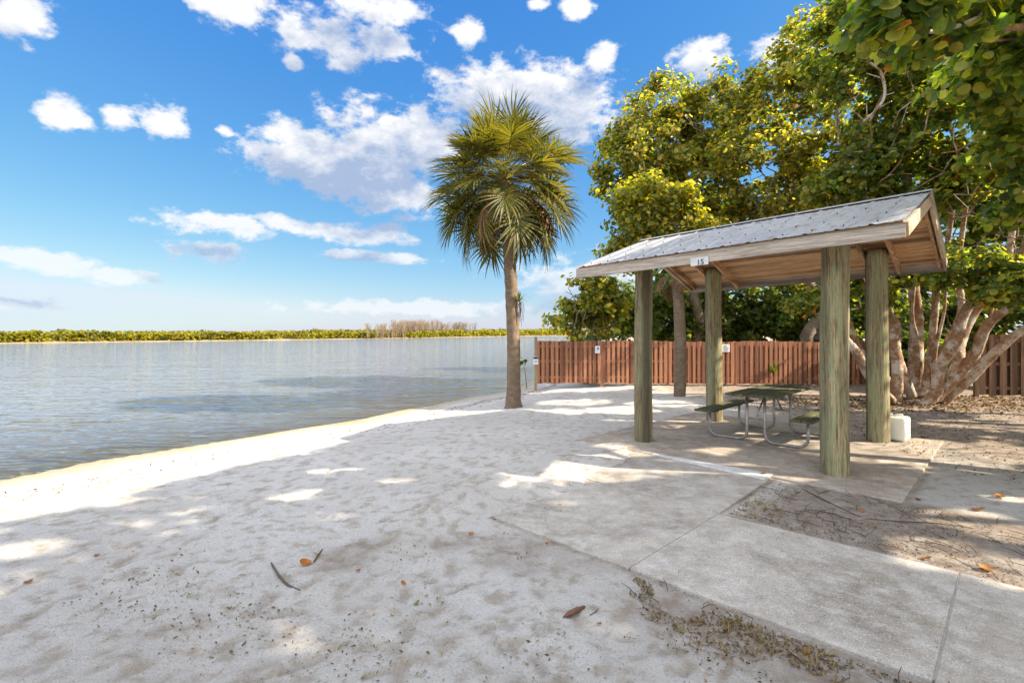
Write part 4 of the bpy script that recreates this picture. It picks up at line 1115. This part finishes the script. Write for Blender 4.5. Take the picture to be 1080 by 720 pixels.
# ------------------------------------------------------------------ litter
def zat(x, y): return float(ground_z(np.array([[x]]), np.array([[y]]))[0, 0])
def surf(x, y):
    a, b = pav_ab(x, y)
    if (-2 < a < 2 and -1.97 < b < 2) or (-.9 < a < 6.1 and -5.13 < b < -3.6) or (-.8 < a < .82 and -3.6 < b < -2): return .004
    return zat(x, y)
def litter():
    r_ = np.random.default_rng(23); P = []; SZ = []; C = []; NR = []
    pal = np.array([(.10, .055, .03), (.16, .085, .04), (.07, .045, .03), (.24, .13, .05), (.13, .10, .05), (.05, .035, .025), (.30, .20, .11)])
    def put(x, y, s, c=None):
        z = surf(x, y)
        P.append((x, y, z+.006+s*.12)); SZ.append(s); C.append(pal[r_.integers(0, 7)]*r_.uniform(.7, 1.3) if c is None else c)
        NR.append((r_.normal()*.5, r_.normal()*.5, 1))
    for k in range(4600):      # weeds and leaf bits along the walk edge
        a = r_.uniform(.95, 3.1); b = -5.2-abs(r_.normal())*.30*(1 if a > 1.2 else .6)
        if fbm(np.array(a*3.0), np.array(b*3.0), 3, 9) < -.05: continue
        p = pav(a, b); put(p[0], p[1], r_.uniform(.006, .026), np.array((.12, .10, .025))*r_.uniform(.6, 1.4) if r_.random() < .3 else None)
    for k in range(6000):      # patch between floor and walk
        p = pav(r_.uniform(.9, 4.5), r_.uniform(-3.5, -2.02))
        if fbm(np.array(p[0]*1.8), np.array(p[1]*1.8), 3, 9) < -.12: continue
        put(p[0], p[1], r_.uniform(.006, .024))
    for k in range(14000):      # under the trees at the right
        x = r_.uniform(5.5, 13.5); y = r_.uniform(5.5, 13.6)
        q = math.exp(-(((x-10.3)/2.9)**2+((y-12.5)/1.4)**2))+.34
        if r_.random() > q or x/y > 1.08: continue
        put(x, y, r_.uniform(.03, .12)*(1 if q > .5 else .5))
    for k in range(900):       # wrack line and specks on the beach
        y = r_.uniform(9, 16) if r_.random() < .75 else r_.uniform(4, 9); x = np.interp(y, SHY, SHX)+r_.normal(1.25, .15)+(.6 if r_.random() < .3 else 0)
        put(x, y, r_.uniform(.01, .05))
    for k in range(5500):
        y = 1.8+9*r_.random()**1.5; x = r_.uniform(-1.02, 1.02)*y
        if shore_d(np.array(x), np.array(y)) < .8: continue
        put(x, y, r_.uniform(.004, .013), np.array((.07, .055, .035))*r_.uniform(.6, 1.5))
    for (cx, cy, sx, sy, nn) in ((165, 612, 30, 12, 90), (235, 655, 45, 22, 260), (385, 690, 40, 25, 160), (110, 640, 25, 10, 40), (440, 640, 15, 10, 25), (440, 585, 20, 12, 40), (575, 690, 30, 20, 60), (570, 560, 30, 20, 40)):
        for k in range(nn):
            g = gnd(cx+r_.normal()*sx, min(cy+r_.normal()*sy, 735), -.03)
            put(g[0], g[1], r_.uniform(.008, .032), np.array([(.15, .15, .05), (.20, .14, .06), (.10, .08, .04), (.24, .20, .09)][r_.integers(0, 4)])*r_.uniform(.7, 1.3))
    TV, TF, TC = [], [], []
    for k in range(210):
        a = r_.uniform(.95, 3.0); b = -5.22-abs(r_.normal())*.20
        if k > 170: a = r_.uniform(.9, 1.2); b = r_.uniform(-3.5, -2.9)
        p = pav(a, b)
        if k <= 170 and fbm(np.array(a*3.0), np.array(b*3.0), 3, 9) < .02: continue
        p = np.array([p[0], p[1], surf(p[0], p[1])])
        for q in range(11):
            az = r_.uniform(0, 6.28); el = r_.uniform(.15, 1.1); d = np.array([math.cos(az)*math.cos(el), math.sin(az)*math.cos(el), math.sin(el)])
            L = r_.uniform(.02, .075); sd = np.cross(d, [0, 0, 1.]); sd /= np.linalg.norm(sd); i0 = len(TV)
            c = np.array([(.30, .20, .07), (.20, .16, .04), (.16, .09, .04), (.36, .27, .12)][r_.integers(0, 4)])
            pp = p+np.array([r_.normal(), r_.normal(), 0])*.012
            for j in range(4):
                g = j/3; TV += [pp-sd*.0022*(1.1-g), pp+sd*.0022*(1.1-g)]; TC += [c, c]
                d = d+np.array([0, 0, -.35*g]); d /= np.linalg.norm(d); pp = pp+d*L/3
            for j in range(3): TF.append((i0+j*2, i0+j*2+1, i0+j*2+3, i0+j*2+2))
    tag(link('dry_weeds', mesh_np('dry_weeds', np.array(TV), np.array(TF), False, np.array(TC)), mat=M['dry']), kind='stuff')
    V, Fc, C_ = leaf_geo(np.array(P), np.array(NR), np.array(SZ), np.array(C), r_, 'long')
    tag(link('leaf_litter', mesh_np('leaf_litter', V, Fc, False, C_), mat=M['dry']), kind='stuff')
    # fine fallen needles and stalks
    m = MB()
    for k in range(170):
        if k < 150: p = pav(r_.uniform(.95, 4.5), r_.uniform(-3.5, -2.02))
        elif k < 190: p = pav(r_.uniform(.95, 3.0), -5.2-abs(r_.normal())*.2)
        else: p = np.array([r_.uniform(4.5, 9), r_.uniform(5.5, 9), 0])
        L = r_.uniform(.05, .28) if k < 150 or k > 190 else r_.uniform(.03, .12)
        a = r_.uniform(0, 3.14); d = np.array([math.cos(a), math.sin(a), 0])
        z = surf(p[0], p[1])+.008; up_ = .02 if k < 150 or k > 190 else r_.uniform(0, .06)
        m.tube([np.array([p[0], p[1], z]), np.array([p[0], p[1], z+up_*.6])+d*L*.5+np.array([r_.normal(), r_.normal(), 0])*.02, np.array([p[0], p[1], z+up_])+d*L], [.003, .003, .0015], 4, False)
    tag(m.build('fallen_stalks', M['twig']), kind='stuff')
litter()
def leaf_obj(px, py, size, col, label, rot=0.0, curl=.35, z=0):
    size *= .6
    g = gnd(px, py, -.03); r_ = np.random.default_rng(int(px*7+py)); n = 7; V = []; Fc = []; C = []
    for i in range(n+1):
        t_ = i/n*2-1; w = .36*math.sqrt(max(0, 1-t_*t_))*(1.1 if t_ < 0 else .95)+.004
        for j in range(5):
            u = (j-2)/2
            V.append((t_*.5*size, u*w*size, size*(curl*.5*(t_*t_)+curl*.55*u*u*w*2+r_.normal()*.012)))
            C.append(np.array(col)*r_.uniform(.75, 1.2)*(.75 if j == 2 else 1))
    for i in range(n):
        for j in range(4): Fc.append((i*5+j, i*5+j+1, i*5+j+6, i*5+j+5))
    me = mesh_np('fallen_leaf', np.array(V), np.array(Fc), True, np.array(C))
    o = link('fallen_leaf', me, mat=M['dry'], loc=(g[0], g[1], surf(g[0], g[1])+.008)); o.rotation_euler = (r_.normal()*.2, r_.normal()*.2, rot)
    tag(o, label, 'leaf', 'dry leaves fallen on the ground'); return o
OR, BR, GR = (.42, .16, .03), (.22, .11, .05), (.20, .20, .05)
for args in [
    (102, 588, .07, (.40, .10, .05), 'reddish leaf alone on shaded sand, farthest left of the fallen leaves', .4),
    (30, 617, .09, BR, 'dull brown leaf on the sand at the left edge of the picture', 1.2),
    (322, 596, .15, OR, 'curled dry leaf beside the small forked twig on the sand', .2),
    (378, 604, .07, (.33, .12, .03), 'small rust leaf on the sand right of the curved stick', .9),
    (425, 618, .08, OR, 'bright orange leaf on open sand above a green leaf', 2.0),
    (497, 566, .085, OR, 'orange leaf on the sand left of the end of the walkway', .3),
    (440, 639, .07, GR, 'yellow green leaf flat on the open sand', 1.0),
    (632, 660, .06, BR, 'small brown leaf on the sand just right of the dark pod', .5),
    (850, 691, .055, OR, 'orange leaf among the dry weeds by the walkway edge', 1.4),
    (577, 575, .05, OR, 'tiny orange leaf at the sand edge of the walkway', .1),
    (909, 541, .075, OR, 'orange leaf on the stalk strewn patch between floor and walkway', .7),
    (977, 591, .12, (.34, .15, .04), 'rust coloured leaf in the sun patch just above the walkway', 2.4),
    (1040, 603, .17, (.45, .20, .05), 'large tan orange leaf beside the last walkway joint', .2),
    (1054, 526, .22, (.36, .17, .05), 'large dry leaf on brown ground right of the shelter floor', .6),
    (1032, 540, .2, (.33, .14, .04), 'crumpled rust leaf left of the large dry leaf, right of shelter floor', 2.8),
    (968, 529, .14, BR, 'brown leaf touching the near right corner of the shelter floor', 1.1),
    (805, 503, .12, (.36, .16, .05), 'brown leaf at the right end of the white strip', .3)]:
    leaf_obj(*args)
def stick(name, label, pix, rad, cat='twig', mat='twig', extra=()):
    root = empty(name, gnd(*pix[0])); tag(root, label, cat); b = np.array(root.location)
    m = MB()
    P = []
    for i, (x, y) in enumerate(pix):
        g = gnd(x, y, -.03); P.append(np.array([g[0], g[1], surf(g[0], g[1])+rad[i]+.004])-b)
    P = catmull(P, 3); rr = list(np.interp(np.linspace(0, len(rad)-1, len(P)), range(len(rad)), rad))
    m.tube(P, rr, 8, True, .06, 3)
    for pl in extra:
        Q = [np.array([*gnd(x, y, -.03)[:2], surf(*gnd(x, y, -.03)[:2])+.01])-b for x, y in pl]
        m.tube(Q, list(np.linspace(rad[0]*.7, rad[0]*.3, len(Q))), 6)
    m.build('stem', M[mat], root)
stick('stick', 'thin dark curved stick lying on the open sand', [(286, 597), (294, 610), (304, 620), (316, 626)], [.006, .008, .008, .005], 'stick')
stick('twig', 'small forked twig standing out beside the curled dry leaf', [(331, 594), (336, 587), (340, 582)], [.005, .006, .004], 'twig', 'twig', [[(336, 587), (330, 585)]])
stick('seed_pod', 'dark brown pod lying on the sand beside the walkway', [(594, 653), (601, 651), (609, 648), (617, 644)], [.004, .016, .017, .005], 'pod', 'pod')
stick('stick', 'long thin stick across the stalk strewn patch below the shelter floor', [(846, 517), (866, 527), (884, 536), (905, 545)], [.004, .005, .004, .003], 'stick')
stick('stick', 'long low stick on brown ground at the far right', [(915, 548), (950, 551), (985, 553), (1010, 557)], [.003, .005, .004, .003], 'stick')
